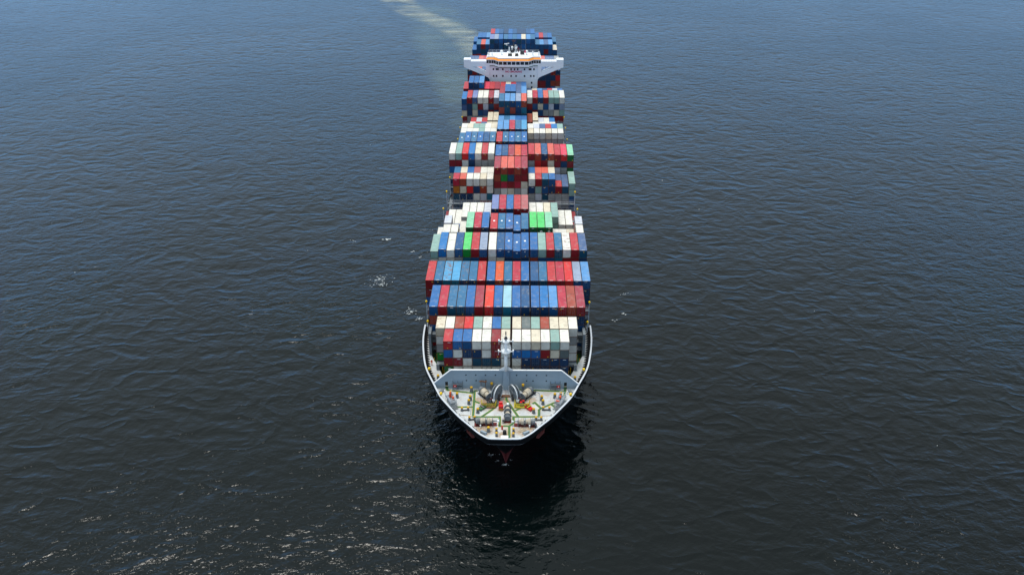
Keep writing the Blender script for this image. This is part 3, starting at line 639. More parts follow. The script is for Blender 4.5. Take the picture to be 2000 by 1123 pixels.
row(18, 479.0, L4, 4, 38.0, ["tdBdddtdBd", "dNdtdddBdd", "ddBdtdNddd"], "vxBsBsBCls"); row(18, 479.0, L4, 1, 35.0, ["dMd", "dtd"], "sSl"); row(18, 479.0, L4, 14, 35.0, ["dddB", "tdMd"], "slVl")
row(18, 479.0, L4, 0, 32.0, ["d"], "B"); row(18, 479.0, L4, 18, 32.0, ["d"], "C")
row(19, 494.3, L4, 1, 35.4, ["BBl"]); row(19, 494.3, L4, 4, 37.6, ["RBdNBdNNdB"]); row(19, 494.3, L4, 14, 35.4, ["BRVB"]); row(19, 494.3, L4, 0, 33.0, ["B"]); row(19, 494.3, L4, 18, 33.0, ["s"])

# which of them show largest from where the photograph was taken
def cbox(c):
    g = .031; x0, x1 = c['x'] - 1.219, c['x'] + 1.219
    return x0, x1, c['y'], c['y'] + c['L'], c['z0'] + .01, c['z0'] + c['h'] - .02
vs, fs = [], []
for c in CONT:
    x0, x1, y0, y1, z0, z1 = cbox(c); n = len(vs)
    vs += [(x0, y0, z0), (x1, y0, z0), (x1, y1, z0), (x0, y1, z0), (x0, y0, z1), (x1, y0, z1), (x1, y1, z1), (x0, y1, z1)]
    fs += [(n, n + 1, n + 5, n + 4), (n + 4, n + 5, n + 6, n + 7), (n + 1, n + 2, n + 6, n + 5), (n + 3, n, n + 4, n + 7), (n + 2, n + 3, n + 7, n + 6)]
vs += [(-13.4, 413, 15), (13.4, 413, 15), (13.4, 413, 44), (-13.4, 413, 44)]; fs += [tuple(range(len(vs) - 4, len(vs)))]
bvh = BVHTree.FromPolygons(vs, fs)
for c in CONT:
    x0, x1, y0, y1, z0, z1 = cbox(c); area = 0
    for face in ('f', 'r'):
        hit = tot = 0
        for a in (.12, .5, .88):
            for b in (.1, .35, .65, .9):
                x = x0 + (x1 - x0) * a
                p = Vector((x, y0 - .02, z0 + (z1 - z0) * b)) if face == 'f' else Vector((x, y0 + (y1 - y0) * b, z1 + .02))
                d = CAM - p; tot += 1
                if bvh.ray_cast(p, d.normalized())[0] is None: hit += 1
        d = CAM - Vector((c['x'], y0, z1)); dist = d.length; d.normalize()
        A = (x1 - x0) * (z1 - z0) * abs(d.y) if face == 'f' else (x1 - x0) * (y1 - y0) * d.z
        area += A * hit / tot / dist ** 2 * 1640 ** 2
    c['area'] = area
order = sorted(CONT, key=lambda c: -c['area'])
INDIV = order[:300]; REST = order[300:]
print('containers', len(CONT), 'visible', sum(c['area'] > 4 for c in CONT), 'cut', order[299]['area'])

# ------------------------------------------------------------------ container builder (meshes shared by size)
CACHE = {}
def cmeshes(L, h):
    key = (round(L, 2), round(h, 2))
    if key in CACHE: return CACHE[key]
    W2 = 1.219; p = .13
    fr = MB()                       # frame and long walls
    for sx in (-1, 1):
        xa, xb = sorted((sx * W2, sx * (W2 - p)))
        for ya, yb in ((0, p), (L - p, L)): fr.box(xa, xb, ya, yb, .01, h - .02)
        fr.box(xa + .02 * (sx < 0), xb - .02 * (sx > 0), p, L - p, h - .14, h - .035); fr.box(xa + .02 * (sx < 0), xb - .02 * (sx > 0), p, L - p, .02, .16)
        fr.box(*(sorted((sx * (W2 - .03), sx * (W2 - .06)))), p, L - p, .16, h - .14)
    for ya, yb in ((.015, p - .01), (L - p + .01, L - .015)):
        fr.box(-W2 + p, W2 - p, ya, yb, h - .15, h - .04); fr.box(-W2 + p, W2 - p, ya, yb, .02, .17)
    fr.box(-W2 + p, W2 - p, L - p + .03, L - .06, .17, h - .15); fr.box(-W2 + p, W2 - p, p, L - p, .06, .1)
    fr = fr.mesh('container_frame', 'c_frame')
    e = .09; ch = .2                # roof sheet with clipped corners
    q = [(-W2 + e, ch), (-W2 + ch, e), (W2 - ch, e), (W2 - e, ch), (W2 - e, L - ch), (W2 - ch, L - e), (-W2 + ch, L - e), (-W2 + e, L - ch)]
    rf = MB().slab(q, h - .06, h - .022).mesh('roof_panel', 'c_roof')
    ew = MB()                       # corrugated end wall
    nseg = 9; xs = []; a = -W2 + p
    step = (2 * W2 - 2 * p) / nseg
    prof = []
    for k in range(nseg): prof += [(a, .05), (a + step * .3, .05), (a + step * .5, .085), (a + step * .8, .085)]; a += step
    prof.append((W2 - p, .05))
    vsx = [(x, y, .17) for x, y in prof] + [(x, y, h - .15) for x, y in prof]; n = len(prof)
    ew.faces(vsx, [(k, k + 1, n + k + 1, n + k) for k in range(n - 1)])
    ew = ew.mesh('end_wall', 'c_wall')
    dr = MB()                       # pair of doors
    for sx in (-1, 1): dr.box(*sorted((sx * .012, sx * (W2 - p - .005))), .045, .09, .18, h - .16)
    dr = dr.mesh('door', 'c_wall')
    lb = MB()
    for x in (-.8, -.33, .33, .8): lb.cyl((x, .028, .12), (x, .028, h - .1), .018, n=5)
    for x in (-.62, .15, .5): lb.box(x - .16, x + .16, .018, .04, 1.05, 1.1)
    lb = lb.mesh('locking_bar', M['lash'])
    CACHE[key] = (fr, rf, ew, dr, lb); return CACHE[key]
def fade_shade(tok, roof):
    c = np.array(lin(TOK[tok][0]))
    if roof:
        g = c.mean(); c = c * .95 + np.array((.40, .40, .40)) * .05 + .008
    else: c = c * (.80 if tok in 'WCLG' else .80)  # walls darkened so their colour carries shade; on whites it is also grime
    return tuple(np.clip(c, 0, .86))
mk_roof = MB().box(-.28, .28, -.45, .45, 0, .004).mesh('roof_marking', 'bright')
mk_top = MB().box(-.5, .5, -.06, .06, 0, .004).mesh('edge_marking', 'bright')
mk_y = MB().box(-.13, .13, -.004, 0, -.15, .15).mesh('yellow_label', 'ymark')
mk_w = MB().box(-.4, .4, -.004, 0, -.05, .05).mesh('white_label', 'bright')
HALF = {'': '', 'front': ' front half of', 'rear': ' rear half of'}
ROWN = ['frontmost row', 'second row from bow', 'third row from bow', 'fourth row from bow', 'fifth row from bow', 'sixth row from bow', 'seventh row from bow', 'low eighth row', 'ninth row from bow', 'tenth row from bow',
        'eleventh row from bow', 'twelfth row from bow', 'thirteenth row from bow', 'fourteenth row from bow', 'fifteenth row from bow', 'row before the white bridge', 'row right behind the bridge', 'second row behind the bridge', 'row before the stern', 'sternmost row']
TIER = ['top', 'second tier', 'third tier', 'fourth tier', 'fifth tier', 'sixth tier', 'seventh tier', 'eighth tier']
rowcols = {}
for c in CONT: rowcols.setdefault(c['row'], set()).add(c['i'])
LOGO_ROOF = {(5, 7), (5, 8), (5, 9), (5, 10), (4, 9), (4, 10), (4, 11), (10, 1), (10, 2), (10, 3), (10, 4), (10, 6), (10, 8), (10, 9), (10, 10), (10, 11), (18, 4), (18, 5), (18, 6), (18, 8), (18, 10), (18, 12), (18, 13)}
seen_lab = {}
def lettering(txt, size, mat, parent, loc, name='lettering', align='CENTER', bold=0.):
    cu = bpy.data.curves.new('txt', 'FONT'); cu.body = txt; cu.size = size; cu.align_x = align; cu.extrude = .004; cu.resolution_u = 2; cu.offset = bold
    ob = bpy.data.objects.new('tmp', cu); col.objects.link(ob); bpy.context.view_layer.update()
    me = bpy.data.meshes.new_from_object(ob.evaluated_get(bpy.context.evaluated_depsgraph_get())); bpy.data.objects.remove(ob)
    me.materials.clear(); me.materials.append(M[mat]); o = link(name, me, parent, loc); o.rotation_euler = (R(90), 0, 0); return o
for c in sorted(INDIV, key=lambda c: (c['row'], c['y'], c['tier'], c['i'])):
    fr, rf, ew, dr, lb = cmeshes(c['L'], c['h'])
    o = link('shipping_container', fr, None, (c['x'], c['y'], c['z0'])); colr = fade_shade(c['f'], False); rust = c['rust']
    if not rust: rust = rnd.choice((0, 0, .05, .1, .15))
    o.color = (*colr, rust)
    near = c['row'] < 6; white = c['f'] in 'WCLGgDx'
    up = link('roof_panel', rf, o) if c['tier'] == 0 else None
    if up: up.color = (*fade_shade(c['r'], True), rust)
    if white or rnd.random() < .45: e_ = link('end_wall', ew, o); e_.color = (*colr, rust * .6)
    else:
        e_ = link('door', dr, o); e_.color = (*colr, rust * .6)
        if near: link('locking_bar', lb, e_)
    cols_ = sorted(rowcols[c['row']]); k = cols_.index(c['i'])
    nw = 'leftmost' if k == 0 else 'rightmost' if k == len(cols_) - 1 else 'middle' if len(cols_) % 2 and k == len(cols_) // 2 else (ORD[k] + ' from left' if k < len(cols_) / 2 else ORD[len(cols_) - 1 - k] + ' from right')
    cname = TOK[c['r'] if c['tier'] == 0 else c['f']][1]
    rustw = 'rust-streaked ' if c['rust'] >= .45 and c['tier'] == 0 else ''
    tw = 'on top' if c['tier'] == 0 else TIER[c['tier']] + ' down'
    lab = f"{rustw}{cname} container {tw}, {nw},{HALF[c['half']]} {ROWN[c['row']]}"
    seen_lab[lab] = seen_lab.get(lab, 0) + 1
    tag(o, lab, 'container', 'shipping containers stacked on deck')
    if up and (c['row'], c['i']) in LOGO_ROOF: link('roof_marking', mk_roof, o, (0, c['L'] * .5, c['h'] - .02))
    if up and c['L'] > 10 and not white and rnd.random() < .75: link('edge_marking', mk_top, o, (rnd.uniform(-.2, .2), .32, c['h'] - .02))
    if not white:
        if rnd.random() < .55: link('yellow_label', mk_y, o, (rnd.uniform(-.7, .8), .03, rnd.choice((.45, c['h'] - .6))))
        if rnd.random() < .35: link('white_label', mk_w, o, (rnd.uniform(-.3, .4), .03, c['h'] - .45))
    if c['row'] == 4 and c['tier'] == 0 and c['i'] in (9, 10, 11): lettering('45', .62, 'bright', o, (0, .03, c['h'] - .95))
    if c['row'] == 5 and c['tier'] == 0 and c['i'] in (13, 14):
        ring = MB().cyl((0, .03, 1.25), (0, .024, 1.25), .42, n=20).mesh('round_logo', 'bright'); lg = link('round_logo', ring, o)
        link('logo_center', MB().prism([(-.22, 1.12), (.22, 1.12), (0, 1.5)], .017, .021).mesh('logo_center', 'green'), lg)
    if c['row'] == 0 and c['i'] == 3 and c['tier'] == 3: link('round_logo', MB().cyl((.2, .03, 1.6), (.2, .024, 1.6), .4, n=20).cyl((.2, .022, 1.6), (.2, .018, 1.6), .16, n=12).mesh('round_logo', 'bright'), o)
print('duplicate labels', [l for l, n in seen_lab.items() if n > 1][:10])
# the rest: smaller in view or hidden under others
sb = bmesh.new(); cl = sb.loops.layers.float_color.new('Col')
for c in REST:
    x0, x1, y0, y1, z0, z1 = cbox(c); p = .1
    vv = [sb.verts.new(q) for q in [(x0, y0, z0), (x1, y0, z0), (x1, y1, z0), (x0, y1, z0), (x0, y0, z1), (x1, y0, z1), (x1, y1, z1), (x0, y1, z1)]]
    kf = fade_shade(c['f'], False); kr = fade_shade(c['r'], True) if c['tier'] == 0 else kf
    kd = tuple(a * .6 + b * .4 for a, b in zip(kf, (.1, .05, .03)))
    def q4(idx, k):
        f_ = sb.faces.new([vv[i] for i in idx])
        for lp in f_.loops: lp[cl] = (*k, 1)
        return f_
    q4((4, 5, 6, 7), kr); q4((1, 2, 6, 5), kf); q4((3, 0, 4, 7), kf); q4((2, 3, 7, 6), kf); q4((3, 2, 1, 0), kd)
    # recessed end wall inside its frame
    a, b, cc, d = [(x0 + p, y0, z0 + p), (x1 - p, y0, z0 + p), (x1 - p, y0, z1 - p), (x0 + p, y0, z1 - p)]
    i1 = [sb.verts.new(q) for q in (a, b, cc, d)]; i2 = [sb.verts.new((q[0], q[1] + .05, q[2])) for q in (a, b, cc, d)]
    o4 = [vv[0], vv[1], vv[5], vv[4]]
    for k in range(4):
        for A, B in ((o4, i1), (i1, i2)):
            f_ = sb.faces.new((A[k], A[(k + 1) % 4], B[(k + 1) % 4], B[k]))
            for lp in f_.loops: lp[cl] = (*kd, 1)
    f_ = sb.faces.new(i2)
    for lp in f_.loops: lp[cl] = (*kf, 1)
me = bpy.data.meshes.new('stacked_containers'); sb.to_mesh(me); sb.free(); me.materials.append(M['c_stuff'])
tag(link('stacked_containers', me), 'lower and distant containers packed beneath and between the top ones', 'containers', kind='stuff')

# ------------------------------------------------------------------ hatch covers and lashing bridges
for Y, L, hw in [(182.5, 12.5, 16.6), (188.9, 6.2, 19)] + [(y, 12.3, 23.6) for y in (197.6, 212.9, 228.2, 243.6, 259.1, 274.6, 290, 305.3, 320.7, 336, 351.5, 366.8, 382, 397.3, 432, 447.5, 479, 494.3)]:
    part('hatch_cover', MB().box(-hw, hw, Y, Y + L, 15.35, 16.0), 'hatch')
rod = lambda x0, z0, x1, z1, y: MB().cyl((x0, y, z0), (x1, y, z1), .035, n=4)
for i_ in (10, 11, 12, 13, 14, 15):
    for q in (-1, 1): part('lashing_rod', rod(colx(i_, True) + q * 1.1, 18.6, colx(i_, True) - q * .7, 21.4, 182.42 - .03 * q), 'lash')
for i_ in (1, 2, 3):
    for q in (-1, 1): part('lashing_rod', rod(colx(i_) + q * 1.1, 20.4, colx(i_) - q * 1.1, 24.6, 289.9 - .03 * q), 'lash')
for sg in (-1, 1):
    for q in (-1, 1): part('lashing_rod', rod(sg * 20.2 + q * 1.0, 19.2, sg * 20.2 - q * 1.0, 24.4, 197.5 - .03 * q), 'lash')
lamp_me = MB().cyl((0, 0, 0), (0, 0, .55), .2, .34, 8).cyl((0, 0, .55), (0, 0, .75), .34, .2, 8).mesh('lamp_head', 'lamp')
lpost_me = MB().cyl((0, 0, 0), (0, 0, 7.0), .1, .08, 8).mesh('lamp_post', 'rail')
lb_post = MB().box(-.12, .12, -.2, .2, 15.3, 24.6).mesh('bridge_post', 'lash')
lb_plat = MB().box(-23.7, 23.7, -.75, .75, 0, .14).mesh('walk_platform', 'lash')
def rail_mesh(x0, x1):
    mb = MB()
    for y in (-.72, .72):
        for h in (.55, 1.1): mb.cyl((x0, y, h), (x1, y, h), .035, n=4)
        n = int((x1 - x0) / 2.5)
        for k in range(n + 1): x = x0 + (x1 - x0) * k / n; mb.cyl((x, y, 0), (x, y, 1.1), .03, n=4)
    return mb.mesh('bridge_rail', 'rail')
lb_rail = rail_mesh(-23.6, 23.6)
def lashing(Y, top, posts):
    r = link('lashing_bridge', None, ship, Vector((0, Y, 0)) - SHIP0)
    for z in (18.7, 21.3) + ((23.9,) if top > 25 else ()):
        pl = link('walk_platform', lb_plat, r, (0, 0, z)); link('bridge_rail', lb_rail, r, (0, 0, z + .14))
    xs = [colx(i) - 1.25 for i in range(20)] if posts else (-23.6, -21.2, 21.2, 23.6)
    for x in xs: link('bridge_post', lb_post, r, (min(max(x, -23.6), 23.6), 0, 0)).scale = (1, 1, top / 24.6)
    for sg in (-1, 1):
        link('diagonal_brace', MB().cyl((sg * 23.5, 0, 18.9), (sg * 21.2, 0, 21.2), .1, n=6).cyl((sg * 18.8, 0, 16), (sg * 21.2, 0, 18.6), .1, n=6).mesh('diagonal_brace', 'lash'), r)
        link('lamp_post', lpost_me, r, (sg * 23.75, -.3, top - 5.8)); link('lamp_head', lamp_me, r, (sg * 23.75, -.3, top + 1.2))
for Y, top, pst in ((211.4, 22.6, 0), (226.8, 22.6, 0), (242.1, 22.6, 0), (257.6, 23.5, 1), (273., 24.6, 1), (288.3, 24.7, 1), (303.8, 24.0, 0), (319.2, 24.0, 0), (334.5, 24.0, 1), (350, 23.2, 1), (365.3, 23.2, 1), (380.5, 23.2, 0), (395.8, 23., 0)): lashing(Y, top, pst)
for sg in (-1, 1):
    lp = placed('lamp_post', lpost_me, sg * 22.9, 204.9, DECK - 3.5); link('lamp_head', lamp_me, lp, (0, 0, 7.0))

# ------------------------------------------------------------------ accommodation block and bridge
HY = 414.0
acc = part('accommodation_block', MB().box(-11.8, 11.8, HY, HY + 12, 15.3, 40.3), 'house')
win = MB().box(-.3, .3, -.03, .0, -.42, .42).mesh('window', 'glass'); wfr = MB().box(-.38, .38, -.022, .0, -.5, .5).mesh('window_frame', 'lash')
def window(x, z):
    o = placed('window', win, x, HY - .024, z, 0, acc); placed('window_frame', wfr, x, HY, z, 0, acc)
def hx(cx_, s=3.965): return ((880 + cx_ / 8) - 1003.1) / s
for cx_ in (668, 717, 740, 815, 945, 1000, 1048, 1155, 1232, 1253, 1303): window(hx(cx_), 38.2)
for cx_ in (670, 715, 815, 945, 1023, 1157, 1255, 1302): window(hx(cx_), 34.85)
window(hx(1268), 31.5)
for z in (29.2, 26.2):
    for x in (-9, -6, -3, 0, 3, 6, 9): window(x, z)
lt = lettering('NO SMOKING', 1.3, 'sign', acc, (hx(985), HY - .02, 36.55), bold=.045)
# wings
def wing(sg):
    outer = [(-24.5, 42.2), (-24.5, 39.4), (-20.6, 37.75), (-13.7, 34.85), (-12.6, 34.2), (-12.0, 33.4), (-11.83, 32.2), (-11.83, 42.2)]
    P = [[(-24.5, 42.2), (-24.5, 39.4), (-20.6, 37.75), (-20.1, 39.55), (-20.1, 42.2)], [(-20.1, 42.2), (-20.1, 39.55), (-13.7, 39.65), (-13.7, 42.2)],
         [(-20.1, 39.55), (-20.6, 37.75), (-13.7, 34.85), (-13.7, 36.6)], [(-13.7, 42.2), (-13.7, 39.65), (-13.7, 36.6), (-13.7, 34.85), (-12.6, 34.2), (-12.0, 33.4), (-11.83, 32.2), (-11.83, 42.2)]]
    holep = [(-20.1, 39.55), (-13.7, 36.6), (-13.7, 39.65)]
    mb = MB(); y0, y1 = HY - .6, HY + 3.4
    for poly in P:
        for y in (y0, y1): mb.faces([(sg * -x, y, z) for x, z in poly], [tuple(range(len(poly)))])
    for loop in (outer, holep):
        for k in range(len(loop)):
            a, b = loop[k], loop[(k + 1) % len(loop)]
            mb.faces([(sg * -a[0], y0, a[1]), (sg * -b[0], y0, b[1]), (sg * -b[0], y1, b[1]), (sg * -a[0], y1, a[1])], [(0, 1, 2, 3)])
    bmesh.ops.remove_doubles(mb.bm, verts=mb.bm.verts[:], dist=.001)
    wg = part('bridge_wing', mb, 'house')
    xa, xb = sorted((sg * 24.5, sg * 21.1))
    part('wing_end_cab', MB().box(xa, xb, HY - .62, HY + 3.42, 42.2, 42.95).box(xa + .1, xb - .1, HY - .4, HY + 3.2, 42.95, 43.1), 'house', wg)
    mb = MB()
    for h in (42.7, 43.2): mb.cyl((sg * 21, HY - .5, h), (sg * 13.6, HY - .5, h), .04, n=5); mb.cyl((sg * 21, HY + 3.3, h), (sg * 13.6, HY + 3.3, h), .04, n=5)
    for k in range(7):
        for y in (HY - .5, HY + 3.3): mb.cyl((sg * (21 - 1.23 * k), y, 42.2), (sg * (21 - 1.23 * k), y, 43.2), .04, n=5)
    part('wing_rail', mb, 'rail', wg)
for sg in (-1, 1): wing(sg)
# wheelhouse: front follows a broken line, bulging forward in the middle
fl = [(-13.4, HY - .8), (-9.8, HY - .8), (-7.4, HY - 3.8), (7.4, HY - 3.8), (9.8, HY - .8), (13.4, HY - .8)]
back = [(13.4, HY + 8), (-13.4, HY + 8)]
wh = part('wheelhouse', MB().slab(fl + back, 40.3, 43.2), 'house')
part('wheelhouse_skirt', MB().slab([(-13.2, HY - .5), (-9.7, HY - .5), (-7.3, HY - 3.4), (7.3, HY - 3.4), (9.7, HY - .5), (13.2, HY - .5), (13.2, HY + 6), (-13.2, HY + 6)], 39.9, 40.28), 'gfloor', wh)
big = [(x * 1.012, y - .12) for x, y in fl] + back
top_ = [(x * .975, y + .75) for x, y in fl]; n_ = len(fl); bt = big[:n_]
part('orange_band', MB().faces([(x, y, 43.22) for x, y in bt] + [(x, y, 44.0) for x, y in top_] + [(x, y + .4, 43.22) for x, y in bt], [(k, k + 1, n_ + k + 1, n_ + k) for k in range(n_ - 1)] + [(k, k + 1, 2 * n_ + k + 1, 2 * n_ + k) for k in range(n_ - 1)]), 'orange', wh)
part('bridge_roof', MB().slab([(x * .97, y + .8) for x, y in fl] + [(13.0, HY + 7.8), (-13.0, HY + 7.8)], 43.22, 44.45), 'house', wh)
for (x0, y0), (x1, y1), n in ((fl[0], fl[1], 3), (fl[1], fl[2], 2), (fl[2], fl[3], 7), (fl[3], fl[4], 2), (fl[4], fl[5], 3)):
    L = math.hypot(x1 - x0, y1 - y0); a = math.atan2(y1 - y0, x1 - x0)
    for k in range(n):
        f = (k + .5) / n; pw = L / n * .84
        part('bridge_window', MB().obox((x0 + (x1 - x0) * f + math.sin(a) * .02, y0 + (y1 - y0) * f - math.cos(a) * .02, 41.35), (pw, .05, 1.45), a), 'glass', wh)
# monkey island and radar mast
mk = part('monkey_island', MB().box(-12.6, 12.6, HY + 1.2, HY + 7.6, 44.46, 44.6), 'house')
part('radar_house', MB().hexa([(-3.7, HY - .6, 44.47), (3.7, HY - .6, 44.47), (3.2, HY + 4, 44.61), (-3.2, HY + 4, 44.61), (-3.0, HY + 1.2, 45.9), (3.0, HY + 1.2, 45.9), (2.8, HY + 3.6, 45.9), (-2.8, HY + 3.6, 45.9)]), 'house', mk)
for x0, x1 in ((-2.9, -.7), (.6, 2.4)):
    part('radar_house_window', MB().hexa([(x0, HY - .42, 44.75), (x1, HY - .42, 44.75), (x1, HY - .3, 44.75), (x0, HY - .3, 44.75), (x0 + .2, HY + .86, 45.75), (x1 - .2, HY + .86, 45.75), (x1 - .2, HY + .96, 45.75), (x0 + .2, HY + .96, 45.75)]), 'hole', mk)
mb = MB()
for x in np.linspace(-12.4, 12.4, 14):
    mb.cyl((x, HY + 7.4, 44.6), (x, HY + 7.4, 45.8), .05, n=5)
    if abs(x) > 7: mb.cyl((x, HY + 1.4, 44.6), (x, HY + 1.4, 45.7), .05, n=5)
for h in (45.2, 45.8): mb.cyl((-12.4, HY + 7.4, h), (12.4, HY + 7.4, h), .05, n=5)
for x0, x1 in ((-12.4, -7.5), (7.5, 12.4)):
    for h in (45.1, 45.7): mb.cyl((x0, HY + 1.4, h), (x1, HY + 1.4, h), .05, n=5)
part('roof_rail', mb, 'rail', mk)
mast = part('radar_mast', MB().cyl((0, HY + 3, 45.9), (0, HY + 3, 51.0), .4, .18, 10).box(-3.9, 2.0, HY + 2.7, HY + 3.3, 48.9, 49.05), 'dsteel')
part('radar_scanner', MB().cyl((-3.4, HY + 3, 49.05), (-3.4, HY + 3, 49.7), .2, n=8).obox((-3.4, HY + 3, 49.7), (2.6, .3, .4), .5), 'bright', mast)
part('satellite_dome', MB().sphere((.95, HY + 3.6, 48.2), .95, 14, 10).cyl((.95, HY + 3.6, 45.9), (.95, HY + 3.6, 47.4), .25, n=8), 'bright', mast, True)
part('satellite_dome', MB().sphere((-.75, HY + 2.4, 48.3), .6, 12, 8).cyl((-.75, HY + 2.4, 45.9), (-.75, HY + 2.4, 47.8), .2, n=8), 'bright', mast, True)
for x, r_ in ((-5.9, .8), (6.4, .75)): part('satellite_dome', MB().sphere((x, HY + 3, 46.1), r_, 14, 10).cyl((x, HY + 3, 44.6), (x, HY + 3, 45.6), .3, n=8), 'bright', mk, True)
part('vent_post', MB().cyl((-2.2, HY + 3, 45.9), (-2.2, HY + 3, 48.2), .34, .3, 10).sphere((-2.2, HY + 3, 48.2), .34, 10, 6), 'bright', mk, True)
for x, z in ((-12.5, 45.6), (9.4, 46.3), (12.4, 46.0), (-10.6, 45.2)): part('roof_light', MB().cyl((x, HY + 1.8, 44.6), (x, HY + 1.8, z), .28, .28, 10).sphere((x, HY + 1.8, z + .1), .38, 10, 6), 'bright', mk, True)
part('signal_gear', MB().box(3.2, 5.2, HY + 3.2, HY + 4.2, 44.62, 46.3).cyl((3.6, HY + 4, 46.), (3.6, HY + 4, 48.6), .2, n=6), 'dsteel', mk)
part('signal_gear', MB().box(-1.6, -.3, HY + 1.4, HY + 2., 45.92, 47.2), 'dsteel', mk); part('signal_gear', MB().cyl((2.4, HY + 3, 45.9), (2.4, HY + 3, 48.4), .22, .14, 8).box(1.9, 2.9, HY + 2.8, HY + 3.2, 47.3, 47.6), 'dred', mk)
part('signal_flag', MB().box(5.3, 6.0, HY + 2.4, HY + 2.46, 45.6, 46.8), 'sign', mk); part('whip_antenna', MB().cyl((-11.9, HY + 2, 44.6), (-11.9, HY + 2, 52.0), .08, .05, 5), 'dred', mk)
part('aerial_array', MB().tube([(-.9, HY + 3, 51.8), (-.4, HY + 3, 50.9), (0, HY + 3, 51.7), (.5, HY + 3, 50.9), (1., HY + 3, 51.9)], .1).cyl((0, HY + 3, 50.9), (0, HY + 3, 52.0), .08, n=6), 'brown', mast)
fn = part('funnel', MB().hexa([(-4, 427, 15.3), (4, 427, 15.3), (4, 431, 15.3), (-4, 431, 15.3), (-3.4, 427.4, 43), (3.4, 427.4, 43), (3.4, 430.8, 43), (-3.4, 430.8, 43)]), 'house'); part('exhaust_pipe', MB().cyl((-1.2, 429, 43), (-1.2, 429, 44.6), .5, n=10).cyl((1.2, 429, 43), (1.2, 429, 44.6), .5, n=10), 'dsteel', fn)
# railings of the side walkway by the house
mb = MB()
for x in np.linspace(12.2, 23.8, 10): mb.cyl((x, 411.6, 25.6), (x, 411.6, 26.9), .05, n=5)
for h in (26.2, 26.9): mb.cyl((12.2, 411.6, h), (23.8, 411.6, h), .05, n=5)
sw = part('side_walkway', MB().box(12., 23.9, 411.4, 413.5, 25.3, 25.58), 'lash'); part('walkway_rail', mb, 'rail', sw)

# ------------------------------------------------------------------ anchors hanging at the bow flare
def anchor(sg, z=12.4):
    k = 8; p = hull_pt(k, z); t1, t0 = hull_pt(k + 1, z), hull_pt(k - 1, z); tx, ty = (t1 - t0) / np.linalg.norm(t1 - t0)
    T = Vector((tx, ty, 0)); Nn = Vector((ty, -tx, 0)); U = Vector((ty * .25, -tx * .25, 1)).normalized()
    H = Vector((p[0], p[1], z)); O = H + Nn * 2.2
    def W(a, u, n): v = O + T * a + U * u + Nn * n; return (sg * v.x, v.y, v.z)
    def Wh(a, u, n): v = H + T * a + Vector((0, 0, 1)) * u + Nn * n; return (sg * v.x, v.y, v.z)
    part('anchor_bolster', MB().hexa([Wh(-1.3, -1.8, -.8), Wh(1.3, -1.8, -.8), Wh(1.3, 1.6, -1.2), Wh(-1.3, 1.6, -1.2), Wh(-.8, -.6, 1.9), Wh(.8, -.6, 1.9), Wh(.8, 1.2, 1.7), Wh(-.8, 1.2, 1.7)]), 'black', hull)
    root = link('anchor', None, None, W(0, 0, 0)); o = Vector(root.location)
    def A(name, mb): return link(name, mb.mesh(name, 'anchor'), root, -o)
    mb = MB(); mb.hexa([W(-.24, -1., -.3), W(.24, -1., -.3), W(.2, 1.3, -.9), W(-.2, 1.3, -.9), W(-.24, -1., .1), W(.24, -1., .1), W(.2, 1.3, -.5), W(-.2, 1.3, -.5)]); A('shank', mb)
    mb = MB(); mb.hexa([W(-1.55, -1.5, -.2), W(1.55, -1.5, -.2), W(1.2, -.55, -.2), W(-1.2, -.55, -.2), W(-1.4, -1.5, .55), W(1.4, -1.5, .55), W(1.1, -.55, .5), W(-1.1, -.55, .5)]); A('crown', mb)
    for q in (-1, 1):
        mb = MB(); mb.hexa([W(q * .35, -.54, .0), W(q * 1.3, -.54, .0), W(q * 1.2, 1.2, .3), W(q * .75, 1.9, .4), W(q * .35, -.54, .45), W(q * 1.3, -.54, .45), W(q * 1.15, 1.2, .5), W(q * .78, 1.9, .55)]); A('fluke', mb)
    tag(root, f'rusty red anchor hanging on the bow, {"left" if sg < 0 else "right"} of the stem', 'anchor', 'bow anchors')
for sg in (-1, 1): anchor(sg)

